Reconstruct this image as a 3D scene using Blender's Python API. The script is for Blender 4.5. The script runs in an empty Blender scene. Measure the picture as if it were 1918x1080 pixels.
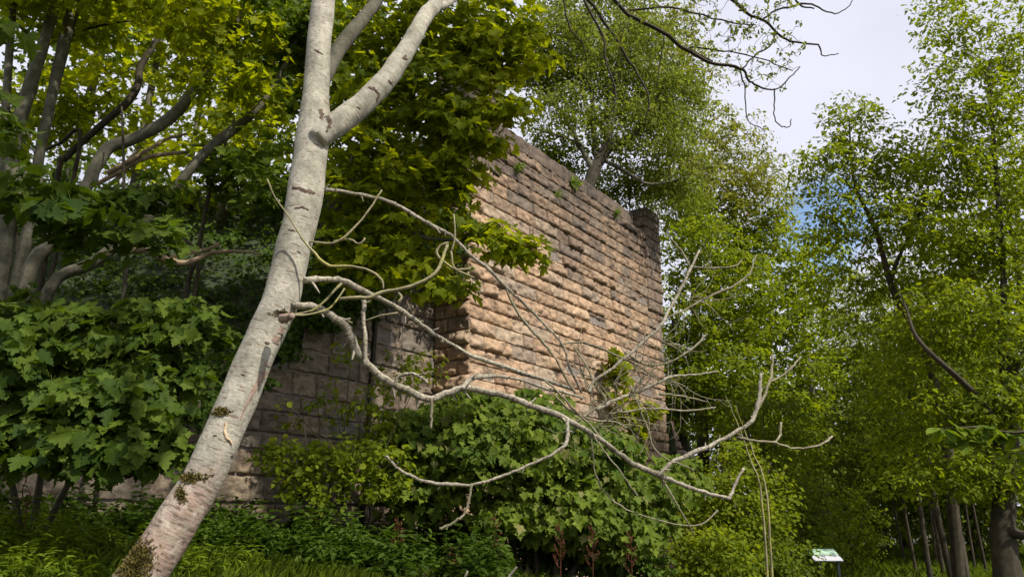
import bpy, math, random
import numpy as np
from mathutils import Vector, noise as mnoise
rng = np.random.default_rng(7)
random.seed(7)
SC = bpy.context.scene
C_ = SC.collection
# ------------------------------------------------------------------ camera
PITCH = math.radians(17.2); F = 1385.0; EYE = np.array([0.0, 0.0, 1.6])
cam_d = bpy.data.cameras.new("camera"); cam = bpy.data.objects.new("camera", cam_d); C_.objects.link(cam)
cam.location = EYE; cam.rotation_euler = (math.pi/2 + PITCH, 0, 0)
cam_d.sensor_width = 36; cam_d.lens = F/1918*36; cam_d.clip_start = 0.05; cam_d.clip_end = 2000
SC.camera = cam
# ------------------------------------------------------------------ light
SUN_EL = math.radians(50); sun_dir = np.array([0.72, -0.70, 0]); sun_dir /= np.linalg.norm(sun_dir)
sun_vec = Vector((sun_dir[0]*math.cos(SUN_EL), sun_dir[1]*math.cos(SUN_EL), math.sin(SUN_EL)))
sd = bpy.data.lights.new("sun", 'SUN'); sd.energy = 3.9; sd.angle = math.radians(1.2); sd.color = (1, .94, .84)
so = bpy.data.objects.new("sun", sd); C_.objects.link(so); so.location = (10, -10, 30)
so.rotation_euler = (-sun_vec).to_track_quat('-Z', 'Y').to_euler()
W = bpy.data.worlds.new("World"); SC.world = W; W.use_nodes = True
nt = W.node_tree; nt.nodes.clear()
def N(t, typ, **kw):
    n = t.nodes.new(typ)
    for k, v in kw.items():
        if hasattr(n, k): setattr(n, k, v)
        else: n.inputs[k.replace('_', ' ')].default_value = v
    return n
def ramp(t, fac, stops, interp='LINEAR'):
    n = t.nodes.new('ShaderNodeValToRGB'); n.color_ramp.interpolation = interp
    e = n.color_ramp.elements
    while len(e) < len(stops): e.new(0.5)
    for i, (p, c) in enumerate(stops):
        e[i].position = p; e[i].color = tuple(c) + (1,) if len(c) == 3 else c
    t.links.new(fac, n.inputs['Fac']); return n.outputs['Color']
def mixc(t, fac, a, b, mode='MIX'):
    n = t.nodes.new('ShaderNodeMix'); n.data_type = 'RGBA'; n.blend_type = mode
    for s, v in ((n.inputs['Factor'], fac), (n.inputs['A'], a), (n.inputs['B'], b)):
        if isinstance(v, (int, float)): s.default_value = v
        elif isinstance(v, tuple): s.default_value = v + (1,)
        else: t.links.new(v, s)
    return n.outputs['Result']
def math_(t, op, a, b=None, c=None):
    n = t.nodes.new('ShaderNodeMath'); n.operation = op
    for i, v in enumerate((a, b, c)):
        if v is None: continue
        if isinstance(v, (int, float)): n.inputs[i].default_value = v
        else: t.links.new(v, n.inputs[i])
    return n.outputs[0]
sky = nt.nodes.new('ShaderNodeTexSky'); sky.sky_type = 'NISHITA'; sky.sun_disc = False
sky.sun_elevation = SUN_EL; sky.sun_rotation = math.atan2(sun_dir[0], sun_dir[1])
tc = nt.nodes.new('ShaderNodeTexCoord')
cn = N(nt, 'ShaderNodeTexNoise', Scale=2.2, Detail=5.0, Roughness=.55); nt.links.new(tc.outputs['Generated'], cn.inputs['Vector'])
def ray(px, py):
    a = px-959; U = 540-py
    return np.array([a, F*math.cos(PITCH)-U*math.sin(PITCH), F*math.sin(PITCH)+U*math.cos(PITCH)])
def P(px, py, Y):
    r = ray(px, py); return r/r[1]*Y + EYE
def pxr(p, rpx):                       # radius in metres that shows as rpx pixels at p
    return rpx/F*float((p-EYE) @ np.array([0, math.cos(PITCH), math.sin(PITCH)]))
gap = ray(1530, 400); gap /= np.linalg.norm(gap)
vm = nt.nodes.new('ShaderNodeVectorMath'); vm.operation = 'DISTANCE'
nrm = nt.nodes.new('ShaderNodeVectorMath'); nrm.operation = 'NORMALIZE'
nt.links.new(tc.outputs['Generated'], nrm.inputs[0]); nt.links.new(nrm.outputs[0], vm.inputs[0]); vm.inputs[1].default_value = tuple(gap)
cn2 = N(nt, 'ShaderNodeTexNoise', Scale=9.0, Detail=4.0); nt.links.new(tc.outputs['Generated'], cn2.inputs['Vector'])
g1 = math_(nt, 'MULTIPLY_ADD', cn2.outputs['Fac'], 0.22, vm.outputs['Value'])
cloudf = ramp(nt, g1, [(0.15, (0.0,)*3), (0.20, (1,)*3)])
cloudc = ramp(nt, cn.outputs['Fac'], [(0.32, (.53, .55, .64)), (0.65, (.66, .67, .76))])
skys = nt.nodes.new('ShaderNodeVectorMath'); skys.operation = 'SCALE'; skys.inputs['Scale'].default_value = .15
nt.links.new(sky.outputs[0], skys.inputs[0])
fin = mixc(nt, cloudf, skys.outputs[0], cloudc)
bg = nt.nodes.new('ShaderNodeBackground'); bg.inputs['Strength'].default_value = 1.0
nt.links.new(fin, bg.inputs['Color'])
wo = nt.nodes.new('ShaderNodeOutputWorld'); nt.links.new(bg.outputs[0], wo.inputs[0])
SC.view_settings.view_transform = 'Standard'; SC.view_settings.look = 'None'; SC.view_settings.gamma = 1
SC.view_settings.exposure = 0.45
SC.render.engine = 'CYCLES'
cy = SC.cycles; cy.max_bounces = 7; cy.diffuse_bounces = 4; cy.glossy_bounces = 2; cy.transmission_bounces = 3
cy.transparent_max_bounces = 4; cy.use_denoising = True; cy.caustics_reflective = False; cy.caustics_refractive = False
cy.sample_clamp_indirect = 4

# ------------------------------------------------------------------ materials
def new_mat(name):
    m = bpy.data.materials.new(name); m.use_nodes = True; t = m.node_tree
    t.nodes.clear(); o = t.nodes.new('ShaderNodeOutputMaterial'); return m, t, o
def leaf_mat(name, dark, light, trans, tmix=0.45, rough=.62, odd=None):
    m, t, o = new_mat(name)
    geo = t.nodes.new('ShaderNodeNewGeometry')
    no = N(t, 'ShaderNodeTexNoise', Scale=.9, Detail=2.0); t.links.new(geo.outputs['Position'], no.inputs['Vector'])
    f = math_(t, 'MULTIPLY_ADD', geo.outputs['Random Per Island'], .6, math_(t, 'MULTIPLY_ADD', no.outputs['Fac'], .9, -.25))
    c = ramp(t, f, [(0.1, dark), (0.9, light)])
    if odd:
        s = math_(t, 'GREATER_THAN', math_(t, 'FRACT', math_(t, 'MULTIPLY', geo.outputs['Random Per Island'], 37.7)), odd[0])
        c = mixc(t, s, c, odd[1])
    ve = N(t, 'ShaderNodeTexNoise', Scale=38., Detail=2.0); t.links.new(geo.outputs['Position'], ve.inputs['Vector'])
    c = mixc(t, .55, c, ramp(t, ve.outputs['Fac'], [(.3, (.55,)*3), (.7, (1.1,)*3)]), 'MULTIPLY')
    b = N(t, 'ShaderNodeBsdfPrincipled', Roughness=rough); t.links.new(c, b.inputs['Base Color'])
    b.inputs['Specular IOR Level'].default_value = .13
    tr = t.nodes.new('ShaderNodeBsdfTranslucent')
    hv = ramp(t, f, [(0.1, tuple(x*.6 for x in trans)), (0.9, trans)]); t.links.new(hv, tr.inputs['Color'])
    mx = t.nodes.new('ShaderNodeMixShader'); mx.inputs[0].default_value = tmix
    t.links.new(b.outputs[0], mx.inputs[1]); t.links.new(tr.outputs[0], mx.inputs[2]); t.links.new(mx.outputs[0], o.inputs[0])
    return m
M = {}
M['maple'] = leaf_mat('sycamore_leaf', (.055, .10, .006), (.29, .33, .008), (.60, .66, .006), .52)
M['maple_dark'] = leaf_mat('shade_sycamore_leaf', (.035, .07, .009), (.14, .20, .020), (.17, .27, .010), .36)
M['maple_base'] = leaf_mat('broad_sycamore_leaf', (.05, .095, .012), (.20, .265, .028), (.24, .36, .015), .36, odd=(.95, (.25, .24, .08)))
M['ovate'] = leaf_mat('bright_small_leaf', (.07, .115, .008), (.26, .31, .015), (.43, .52, .010), .47)
M['ovate_grey'] = leaf_mat('willow_leaf', (.10, .135, .018), (.28, .32, .05), (.39, .46, .035), .45)
M['ovate_deep'] = leaf_mat('deep_green_leaf', (.05, .09, .007), (.19, .24, .013), (.31, .39, .010), .44)
M['ovate_gold'] = leaf_mat('golden_young_leaf', (.12, .13, .012), (.31, .32, .03), (.43, .47, .03), .45, odd=(.88, (.25, .15, .05)))
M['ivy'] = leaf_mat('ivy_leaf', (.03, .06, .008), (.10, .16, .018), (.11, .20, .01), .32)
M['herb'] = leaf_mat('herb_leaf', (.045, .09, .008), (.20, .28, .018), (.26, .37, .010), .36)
M['grassm'] = leaf_mat('grass_blade', (.06, .11, .01), (.24, .32, .025), (.28, .40, .015), .36)
M['drygrass'] = leaf_mat('dry_grass_blade', (.18, .15, .07), (.36, .31, .16), (.2, .2, .08), .25)
M['fern'] = leaf_mat('fern_frond', (.12, .2, .02), (.3, .4, .05), (.3, .45, .05), .4)
M['rust'] = leaf_mat('dry_dock_seed', (.10, .035, .02), (.24, .09, .05), (.1, .04, .02), .2)

def bark_mat(name, base, dark, dash=.5, green=(.16, .17, .07), gamt=.4, lichen=None, thr=.575, pink=None):
    m, t, o = new_mat(name)
    uv = t.nodes.new('ShaderNodeUVMap'); geo = t.nodes.new('ShaderNodeNewGeometry')
    mp = t.nodes.new('ShaderNodeMapping'); t.links.new(uv.outputs[0], mp.inputs[0]); mp.inputs['Scale'].default_value = (10, 75, 1)
    d1 = N(t, 'ShaderNodeTexNoise', Scale=1.0, Detail=3.0, Roughness=.6); t.links.new(mp.outputs[0], d1.inputs['Vector'])
    n2 = N(t, 'ShaderNodeTexNoise', Scale=9.0, Detail=6.0, Roughness=.65); t.links.new(geo.outputs['Position'], n2.inputs['Vector'])
    n3 = N(t, 'ShaderNodeTexNoise', Scale=60.0, Detail=4.0, Roughness=.7); t.links.new(geo.outputs['Position'], n3.inputs['Vector'])
    c = ramp(t, n2.outputs['Fac'], [(.32, tuple(x*.42 for x in base)), (.48, tuple(x*.72 for x in base)), (.64, base)])
    c = mixc(t, math_(t, 'MULTIPLY', ramp(t, n3.outputs['Fac'], [(.42, (0,)*3), (.68, (1,)*3)]), gamt), c, green)
    if lichen:
        n4 = N(t, 'ShaderNodeTexNoise', Scale=5.0, Detail=3.0); t.links.new(geo.outputs['Position'], n4.inputs['Vector'])
        c = mixc(t, ramp(t, n4.outputs['Fac'], [(.55, (0,)*3), (.62, (.8,)*3)]), c, lichen)
    c = mixc(t, math_(t, 'MULTIPLY', ramp(t, d1.outputs['Fac'], [(thr, (0,)*3), (thr+.055, (1,)*3)]), dash), c, dark)
    n5 = N(t, 'ShaderNodeTexNoise', Scale=3.2, Detail=5.0, Roughness=.6); t.links.new(geo.outputs['Position'], n5.inputs['Vector'])
    c = mixc(t, .75, c, ramp(t, n5.outputs['Fac'], [(.3, (.62, .62, .55)), (.5, (.9, .9, .86)), (.62, (1.05, 1.04, 1.02))]), 'MULTIPLY')
    if pink:                                     # rough weathered bark on the lowest length of the trunk
        sz_ = t.nodes.new('ShaderNodeSeparateXYZ'); t.links.new(geo.outputs['Position'], sz_.inputs[0])
        n6 = N(t, 'ShaderNodeTexNoise', Scale=14.0, Detail=7.0, Roughness=.7); t.links.new(geo.outputs['Position'], n6.inputs['Vector'])
        k = math_(t, 'MULTIPLY_ADD', n6.outputs['Fac'], .9, math_(t, 'MULTIPLY_ADD', n5.outputs['Fac'], .8, math_(t, 'SUBTRACT', 1.05, sz_.outputs['Z'])))
        k = ramp(t, k, [(.05, (0,)*3), (.3, (1,)*3)])
        pc = ramp(t, d1.outputs['Fac'], [(.35, (.42, .30, .23)), (.5, (.33, .22, .17)), (.62, (.12, .08, .06))])
        pc = mixc(t, ramp(t, n6.outputs['Fac'], [(.5, (0,)*3), (.62, (1,)*3)]), pc, (.5, .42, .34))
        c = mixc(t, math_(t, 'MULTIPLY', k, .85), c, pc)
    b = N(t, 'ShaderNodeBsdfPrincipled', Roughness=.85); t.links.new(c, b.inputs['Base Color']); b.inputs['Specular IOR Level'].default_value = .2
    h = math_(t, 'ADD', n3.outputs['Fac'], math_(t, 'MULTIPLY', d1.outputs['Fac'], -.8))
    bp = N(t, 'ShaderNodeBump', Strength=.5, Distance=.008); t.links.new(h, bp.inputs['Height']); t.links.new(bp.outputs[0], b.inputs['Normal'])
    t.links.new(b.outputs[0], o.inputs[0]); return m
M['pale_bark'] = bark_mat('pale_bark', (.56, .52, .44), (.15, .09, .055), .7, green=(.2, .2, .12), gamt=.55, thr=.60)
M['trunk_bark'] = bark_mat('leaning_trunk_bark', (.56, .52, .44), (.15, .09, .055), .7, green=(.2, .2, .12), gamt=.55, thr=.585, pink=True)
M['dead_bark'] = bark_mat('dead_branch_bark', (.52, .47, .38), (.10, .065, .04), .8, green=(.16, .14, .08), gamt=.7, thr=.55)
M['bare_twig'] = bark_mat('bare_twig_bark', (.36, .32, .22), (.10, .07, .05), .4, green=(.14, .14, .07), gamt=.6)
M['twig'] = bark_mat('lichen_twig_bark', (.42, .37, .22), (.12, .08, .05), .3, lichen=(.42, .38, .12))
M['grey_bark'] = bark_mat('grey_bark', (.19, .17, .135), (.06, .045, .03), .5, green=(.06, .08, .03), gamt=.6)
M['dark_bark'] = bark_mat('dark_bark', (.085, .068, .05), (.02, .015, .012), .4, green=(.05, .06, .02))
M['brown_bark'] = bark_mat('brown_bark', (.10, .08, .057), (.03, .022, .016), .4, green=(.07, .08, .03))
M['dry_wood'] = bark_mat('dry_wood', (.48, .36, .24), (.16, .1, .06), .4, green=(.3, .22, .13))

def plain(name, c1, c2, scale=30, rough=.9, bump=.4, dist=.01):
    m, t, o = new_mat(name); geo = t.nodes.new('ShaderNodeNewGeometry')
    n = N(t, 'ShaderNodeTexNoise', Scale=float(scale), Detail=6.0, Roughness=.65); t.links.new(geo.outputs['Position'], n.inputs['Vector'])
    c = ramp(t, n.outputs['Fac'], [(.35, c1), (.65, c2)])
    b = N(t, 'ShaderNodeBsdfPrincipled', Roughness=rough); t.links.new(c, b.inputs['Base Color'])
    bp = N(t, 'ShaderNodeBump', Strength=bump, Distance=dist); t.links.new(n.outputs['Fac'], bp.inputs['Height']); t.links.new(bp.outputs[0], b.inputs['Normal'])
    t.links.new(b.outputs[0], o.inputs[0]); return m
M['soil'] = plain('leaf_litter_soil', (.025, .028, .012), (.07, .065, .03), 6)
M['slope'] = plain('ivy_covered_slope', (.015, .025, .008), (.04, .055, .018), 5)
M['scar'] = plain('brown_bark_scar', (.20, .13, .095), (.40, .29, .22), 45)
M['knot'] = plain('dark_knot', (.03, .018, .012), (.15, .10, .07), 60)
M['cutwood'] = plain('exposed_wood', (.55, .40, .24), (.72, .55, .36), 90)
M['moss'] = plain('moss', (.07, .06, .008), (.17, .13, .02), 90)
M['steel'] = plain('dark_green_post', (.008, .018, .016), (.014, .028, .024), 40, rough=.4, bump=.05)
M['mortar'] = plain('mortar_core', (.14, .115, .095), (.30, .26, .22), 12)

def stone_mat(name, cols, soot, sootc=(.085, .07, .06), zlo=6.3, zhi=9.6, lichen=.35, side=0.):
    m, t, o = new_mat(name); geo = t.nodes.new('ShaderNodeNewGeometry')
    r = geo.outputs['Random Per Island']
    c = ramp(t, r, [(i/(len(cols)-1), k) for i, k in enumerate(cols)])
    n1 = N(t, 'ShaderNodeTexNoise', Scale=7.0, Detail=8.0, Roughness=.7); t.links.new(geo.outputs['Position'], n1.inputs['Vector'])
    n2 = N(t, 'ShaderNodeTexNoise', Scale=.55, Detail=4.0, Roughness=.6); t.links.new(geo.outputs['Position'], n2.inputs['Vector'])
    n3 = N(t, 'ShaderNodeTexNoise', Scale=45.0, Detail=6.0, Roughness=.75); t.links.new(geo.outputs['Position'], n3.inputs['Vector'])
    c = mixc(t, .8, c, ramp(t, n1.outputs['Fac'], [(.28, (.5,)*3), (.5, (.93, .92, .9)), (.75, (1.3, 1.26, 1.2))]), 'MULTIPLY')
    c = mixc(t, .75, c, ramp(t, n3.outputs['Fac'], [(.33, (.42,)*3), (.52, (.98,)*3), (.68, (1.28,)*3)]), 'MULTIPLY')
    mpd = t.nodes.new('ShaderNodeMapping'); t.links.new(geo.outputs['Position'], mpd.inputs[0]); mpd.inputs['Scale'].default_value = (3.2, 3.2, 6.5)
    n7 = N(t, 'ShaderNodeTexNoise', Scale=1.3, Detail=6.0, Roughness=.7); t.links.new(mpd.outputs[0], n7.inputs['Vector'])
    c = mixc(t, math_(t, 'MULTIPLY', ramp(t, n7.outputs['Fac'], [(.52, (0,)*3), (.64, (1,)*3)]), .75), c, (.12, .085, .065))  # dark blotches painted in for the shaded cavities beneath block bulges
    sx = t.nodes.new('ShaderNodeSeparateXYZ'); t.links.new(geo.outputs['Position'], sx.inputs[0])
    mr = N(t, 'ShaderNodeMapRange'); t.links.new(sx.outputs['Z'], mr.inputs[0]); mr.inputs[1].default_value = zlo; mr.inputs[2].default_value = zhi
    mpv = t.nodes.new('ShaderNodeMapping'); t.links.new(geo.outputs['Position'], mpv.inputs[0]); mpv.inputs['Scale'].default_value = (2.6, 2.6, .28)
    st = N(t, 'ShaderNodeTexNoise', Scale=1.0, Detail=5.0, Roughness=.65); t.links.new(mpv.outputs[0], st.inputs['Vector'])
    a = math_(t, 'MULTIPLY_ADD', mr.outputs[0], .55, math_(t, 'MULTIPLY_ADD', n2.outputs['Fac'], .55, math_(t, 'MULTIPLY_ADD', st.outputs['Fac'], .9, math_(t, 'MULTIPLY_ADD', r, .18, -.62))))
    a = math_(t, 'MULTIPLY_ADD', sx.outputs['X'], side, a)
    s = math_(t, 'MULTIPLY', ramp(t, a, [(.3, (0,)*3), (.85, (1,)*3)]), soot)
    c = mixc(t, s, c, sootc)
    v = N(t, 'ShaderNodeTexNoise', Scale=3.3, Detail=7.0, Roughness=.75); t.links.new(geo.outputs['Position'], v.inputs['Vector'])
    c = mixc(t, math_(t, 'MULTIPLY', ramp(t, v.outputs['Fac'], [(.60, (0,)*3), (.70, (1,)*3)]), lichen), c, (.42, .40, .36))
    b = N(t, 'ShaderNodeBsdfPrincipled', Roughness=.93); t.links.new(c, b.inputs['Base Color']); b.inputs['Specular IOR Level'].default_value = .15
    hh = math_(t, 'MULTIPLY_ADD', n1.outputs['Fac'], 2.2, n3.outputs['Fac'])
    bp = N(t, 'ShaderNodeBump', Strength=.8, Distance=.014); t.links.new(hh, bp.inputs['Height']); t.links.new(bp.outputs[0], b.inputs['Normal'])
    t.links.new(b.outputs[0], o.inputs[0]); return m
M['sandstone'] = stone_mat('pink_sandstone', [(.36, .25, .175), (.57, .39, .25), (.62, .44, .295), (.46, .31, .205), (.58, .45, .32), (.33, .26, .21), (.59, .40, .26), (.49, .38, .29)], .88, side=.055, zlo=5.6)
M['coping'] = stone_mat('weathered_coping_stone', [(.30, .22, .17), (.36, .27, .20), (.26, .21, .18)], .95, zlo=5)
M['oldstone'] = stone_mat('worn_shade_grey_sandstone', [(.23, .19, .145), (.38, .29, .20), (.30, .25, .195), (.42, .33, .23), (.27, .24, .20)], .6, zlo=1, zhi=7, lichen=.6)  # grey-brown stone, tones darkened and greyed further to carry this wall's shade
M['rubble'] = stone_mat('rubble_stone', [(.2, .155, .125), (.27, .19, .15), (.17, .14, .12)], .5, zlo=0, zhi=9)

# ------------------------------------------------------------------ mesh helpers
def tag(o, label=None, cat=None, group=None, kind=None):
    if label: o['label'] = label
    if cat: o['category'] = cat
    if group: o['group'] = group
    if kind: o['kind'] = kind
    return o
def empty(name, loc, label, cat, group=None):
    o = bpy.data.objects.new(name, None); C_.objects.link(o); o.location = [float(x) for x in loc]; o.empty_display_size = .2
    return tag(o, label, cat, group)
def link(name, me, mat, parent=None):
    o = bpy.data.objects.new(name, me); C_.objects.link(o)
    if mat: me.materials.append(mat)
    if parent is not None:
        o.parent = parent; o.matrix_parent_inverse.identity()
        o.location = [-x for x in parent.location] if parent.parent is None else (0, 0, 0)
    return o
class MB:
    def __init__(s): s.v = []; s.f = []; s.uv = []; s.n = 0
    def add(s, V, Fs, UV=None):
        V = np.asarray(V, float); s.v.append(V)
        for f in Fs: s.f.append([i+s.n for i in f])
        s.uv.append(np.zeros((len(V), 2)) if UV is None else np.asarray(UV, float)); s.n += len(V)
    def box(s, c, ax, h):                     # centre, 3 axes (rows), half sizes
        c = np.asarray(c, float); ax = np.asarray(ax, float)
        V = [c + sx*h[0]*ax[0] + sy*h[1]*ax[1] + sz*h[2]*ax[2] for sx in (-1, 1) for sy in (-1, 1) for sz in (-1, 1)]
        s.add(V, [(0, 1, 3, 2), (4, 6, 7, 5), (0, 4, 5, 1), (2, 3, 7, 6), (0, 2, 6, 4), (1, 5, 7, 3)])
    def build(s, name, mat, parent=None, smooth=True):
        me = bpy.data.meshes.new(name)
        V = np.concatenate(s.v); UV = np.concatenate(s.uv)
        me.from_pydata(V.tolist(), [], s.f)
        if smooth: me.polygons.foreach_set('use_smooth', [True]*len(me.polygons))
        l = me.uv_layers.new(name='UVMap'); vi = np.zeros(len(me.loops), dtype=np.int32); me.loops.foreach_get('vertex_index', vi)
        l.data.foreach_set('uv', UV[vi].ravel().astype(np.float32)); me.update()
        return link(name, me, mat, parent)
def catmull(pts, rad, sub):
    pts = np.asarray(pts, float); rad = np.asarray(rad, float); n = len(pts)
    if n == 2 or sub <= 1: 
        if n == 2 and sub > 1:
            t = np.linspace(0, 1, sub+1)[:, None]; return pts[0]*(1-t)+pts[1]*t, rad[0]*(1-t[:, 0])+rad[1]*t[:, 0]
        return pts, rad
    Q = np.vstack([2*pts[0]-pts[1], pts, 2*pts[-1]-pts[-2]]); out = []; ro = []
    for i in range(n-1):
        p0, p1, p2, p3 = Q[i:i+4]
        for k in range(sub):
            t = k/sub
            out.append(.5*((2*p1)+(-p0+p2)*t+(2*p0-5*p1+4*p2-p3)*t*t+(-p0+3*p1-3*p2+p3)*t**3)); ro.append(rad[i]*(1-t)+rad[i+1]*t)
    out.append(pts[-1]); ro.append(rad[-1]); return np.array(out), np.array(ro)
def tube(mb, pts, rad, sides=6, sub=4, wob=0., lump=0., knobs=None):
    p, r = catmull(pts, rad, sub); n = len(p)
    if wob: 
        w = rng.normal(0, wob, (n, 3)); w[0] = 0; p = p + w
    T = np.gradient(p, axis=0) if n > 2 else np.repeat([p[1]-p[0]], 2, 0)
    T /= np.linalg.norm(T, axis=1)[:, None]+1e-9
    a = np.array([0, -1., 0]) if abs(T[0][1]) < .9 else np.array([1., 0, 0])
    V = []; UV = []; L = 0
    ang = np.linspace(0, 2*np.pi, sides+1)
    for i in range(n):
        a = a - T[i]*(a@T[i]); a /= np.linalg.norm(a); b = np.cross(T[i], a)
        if i: L += np.linalg.norm(p[i]-p[i-1])
        rr = np.full(sides+1, r[i])
        if lump:
            for k in range(sides):
                q = p[i]+r[i]*(math.cos(ang[k])*a+math.sin(ang[k])*b)
                rr[k] = r[i]*(1+lump*mnoise.noise(Vector(q*(0.9/max(r[0], .03)))) + lump*.35*mnoise.noise(Vector(q*40)))
            rr[sides] = rr[0]
        V.append(p[i]+rr[:, None]*(np.cos(ang)[:, None]*a+np.sin(ang)[:, None]*b))
        UV.append(np.stack([ang*max(r[0], .01), np.full(sides+1, L)], 1))
    V = np.concatenate(V); UV = np.concatenate(UV); m = sides+1; Fs = []
    for i in range(n-1):
        for k in range(sides): Fs.append((i*m+k, i*m+k+1, (i+1)*m+k+1, (i+1)*m+k))
    Fs.append(list(range(sides))[::-1]); Fs.append([(n-1)*m+k for k in range(sides)])
    mb.add(V, Fs, UV); return p, r
def fast_mesh(name, V, loops, sizes, mat, parent=None, smooth=False):
    me = bpy.data.meshes.new(name); nv = len(V); nf = len(sizes)
    me.vertices.add(nv); me.vertices.foreach_set('co', V.astype(np.float32).ravel())
    me.loops.add(len(loops)); me.loops.foreach_set('vertex_index', loops.astype(np.int32))
    st = np.concatenate([[0], np.cumsum(sizes)[:-1]]).astype(np.int32)
    me.polygons.add(nf); me.polygons.foreach_set('loop_start', st)
    try: me.polygons.foreach_set('loop_total', sizes.astype(np.int32))
    except Exception: pass
    me.update(calc_edges=True); me.validate()
    return link(name, me, mat, parent)
# leaf templates: verts (x across, y along, z up) and faces
def half(outl, fold):
    return [(x, y, fold*x - .16*y*y + .0) for x, y in outl]
def template_pair(outl, fold=.18):
    R = half(outl, fold); n = len(R)
    Lf = [(-x, y, z) for x, y, z in R if x > 1e-6]
    V = R + Lf
    mids = [i for i, (x, y, z) in enumerate(R) if x <= 1e-6]
    fr = list(range(n)); lf = []
    j = n
    for i, (x, y, z) in enumerate(R):
        if x > 1e-6: lf.append(j); j += 1
        else: lf.append(i)
    return np.array(V), [fr, lf[::-1]]
T_MAPLE = template_pair([(0, 0), (.12, -.14), (.25, -.12), (.40, -.10), (.37, .02), (.43, .10), (.34, .17), (.50, .24), (.54, .33), (.68, .42), (.55, .46), (.50, .56), (.38, .52), (.22, .47), (.30, .60), (.36, .70), (.22, .74), (.17, .88), (.08, .90), (0, 1.05)], .2)
T_MAPLE = (np.vstack([T_MAPLE[0], [(-.014, .03, 0), (.014, .03, 0), (.010, -.6, .12), (-.010, -.6, .12)]]), T_MAPLE[1]+[[len(T_MAPLE[0])+q for q in range(4)]])
T_MAPLE_S = template_pair([(0, 0), (.20, -.13), (.42, -.06), (.36, .14), (.64, .40), (.46, .53), (.24, .48), (.32, .70), (.13, .82), (0, 1.05)], .2)
T_OVATE = template_pair([(0, 0), (.24, .28), (.22, .68), (0, 1.0)], .3)
T_ROUND = template_pair([(0, 0), (.34, .22), (.36, .62), (0, .95)], .25)
T_LONG = template_pair([(0, 0), (.13, .3), (.11, .7), (0, 1.0)], .3)
T_BROAD = template_pair([(0, 0), (.10, .08), (.22, .35), (.29, .62), (.2, .86), (.06, .97), (0, 1.08)], .2)
T_BLADE = (np.array([(-.02, 0, 0), (.02, 0, 0), (.015, .6, -.02), (0, 1, -.22), (-.015, .6, -.02)]), [[0, 1, 2, 3, 4]])
def leaves(name, T, pos, nrm_, dr, size, mat, parent):
    TV, TF = T; n = len(pos)
    if n == 0: return None
    nrm_ = nrm_/(np.linalg.norm(nrm_, axis=1)[:, None]+1e-9)
    dr = dr - nrm_*np.sum(dr*nrm_, 1)[:, None]; dr /= np.linalg.norm(dr, axis=1)[:, None]+1e-9
    x = np.cross(dr, nrm_)
    size = np.broadcast_to(size, (n,))
    cur = rng.uniform(.2, 2.2, n); wid = rng.uniform(.82, 1.12, n)
    V = (TV[None, :, 0, None]*(x*wid[:, None])[:, None, :] + TV[None, :, 1, None]*dr[:, None, :] + TV[None, :, 2, None]*(nrm_*cur[:, None])[:, None, :])*size[:, None, None] + pos[:, None, :]
    k = len(TV); base = (np.arange(n)*k)[:, None]
    fl = np.concatenate([np.array(f) for f in TF]); sz = np.array([len(f) for f in TF])
    loops = (base+fl[None, :]).ravel(); sizes = np.tile(sz, n)
    return fast_mesh(name, V.reshape(-1, 3), loops, sizes, mat, parent)
def unit(n):
    v = rng.normal(0, 1, (n, 3)); return v/np.linalg.norm(v, axis=1)[:, None]
def blob_clusters(blobs, n):
    """blobs: (px,py,Y,rx_px,ry_px,depth radius m[,weight]) -> cluster centres in the world"""
    cs = []; ws = np.array([(b[3]*b[4]*(b[6] if len(b) > 6 else 1)) for b in blobs], float); ws /= ws.sum()
    for b, w in zip(blobs, ws):
        k = max(1, int(round(n*w))); c = P(b[0], b[1], b[2]); s = pxr(c, 1.0)
        u = unit(k)*(rng.uniform(0, 1, k)**.42)[:, None]
        u[:, 0] *= b[3]*s; u[:, 2] *= b[4]*s; u[:, 1] *= b[5]; cs.append(c+u)
    return np.concatenate(cs)
def world_clusters(c, r, n, jit=.42):
    u = unit(n)*(rng.uniform(0, 1, n)**jit)[:, None]*np.asarray(r); return np.asarray(c, float)+u
TILT = np.array([.10, -.32, 0])
def cluster_leaves(cs, per, rad, size, flat=.45, up=.9, var=.3, droop=.3, tilt=1.):
    n = len(cs)*per; c = np.repeat(cs, per, 0)
    cu = rng.normal(0, .22, (len(cs), 3))+TILT*tilt; cu = np.repeat(cu, per, 0)
    off = unit(n)*(rng.uniform(0, 1, n)**.5)[:, None]; off[:, 2] *= flat
    off[:, 2] -= .35*(off[:, 0]**2+off[:, 1]**2)
    pos = c+off*rad*np.repeat(rng.uniform(.6, 1.25, len(cs)), per)[:, None]
    nn = rng.normal(0, .42, (n, 3)) + off*.5 + cu; nn[:, 2] += up
    dd = off*1.2 + rng.normal(0, .5, (n, 3)) + TILT*(tilt-1)*.5; dd[:, 2] -= droop
    return pos, nn, dd, size*np.minimum(np.exp(rng.normal(0, var, n)), 1.5)
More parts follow.
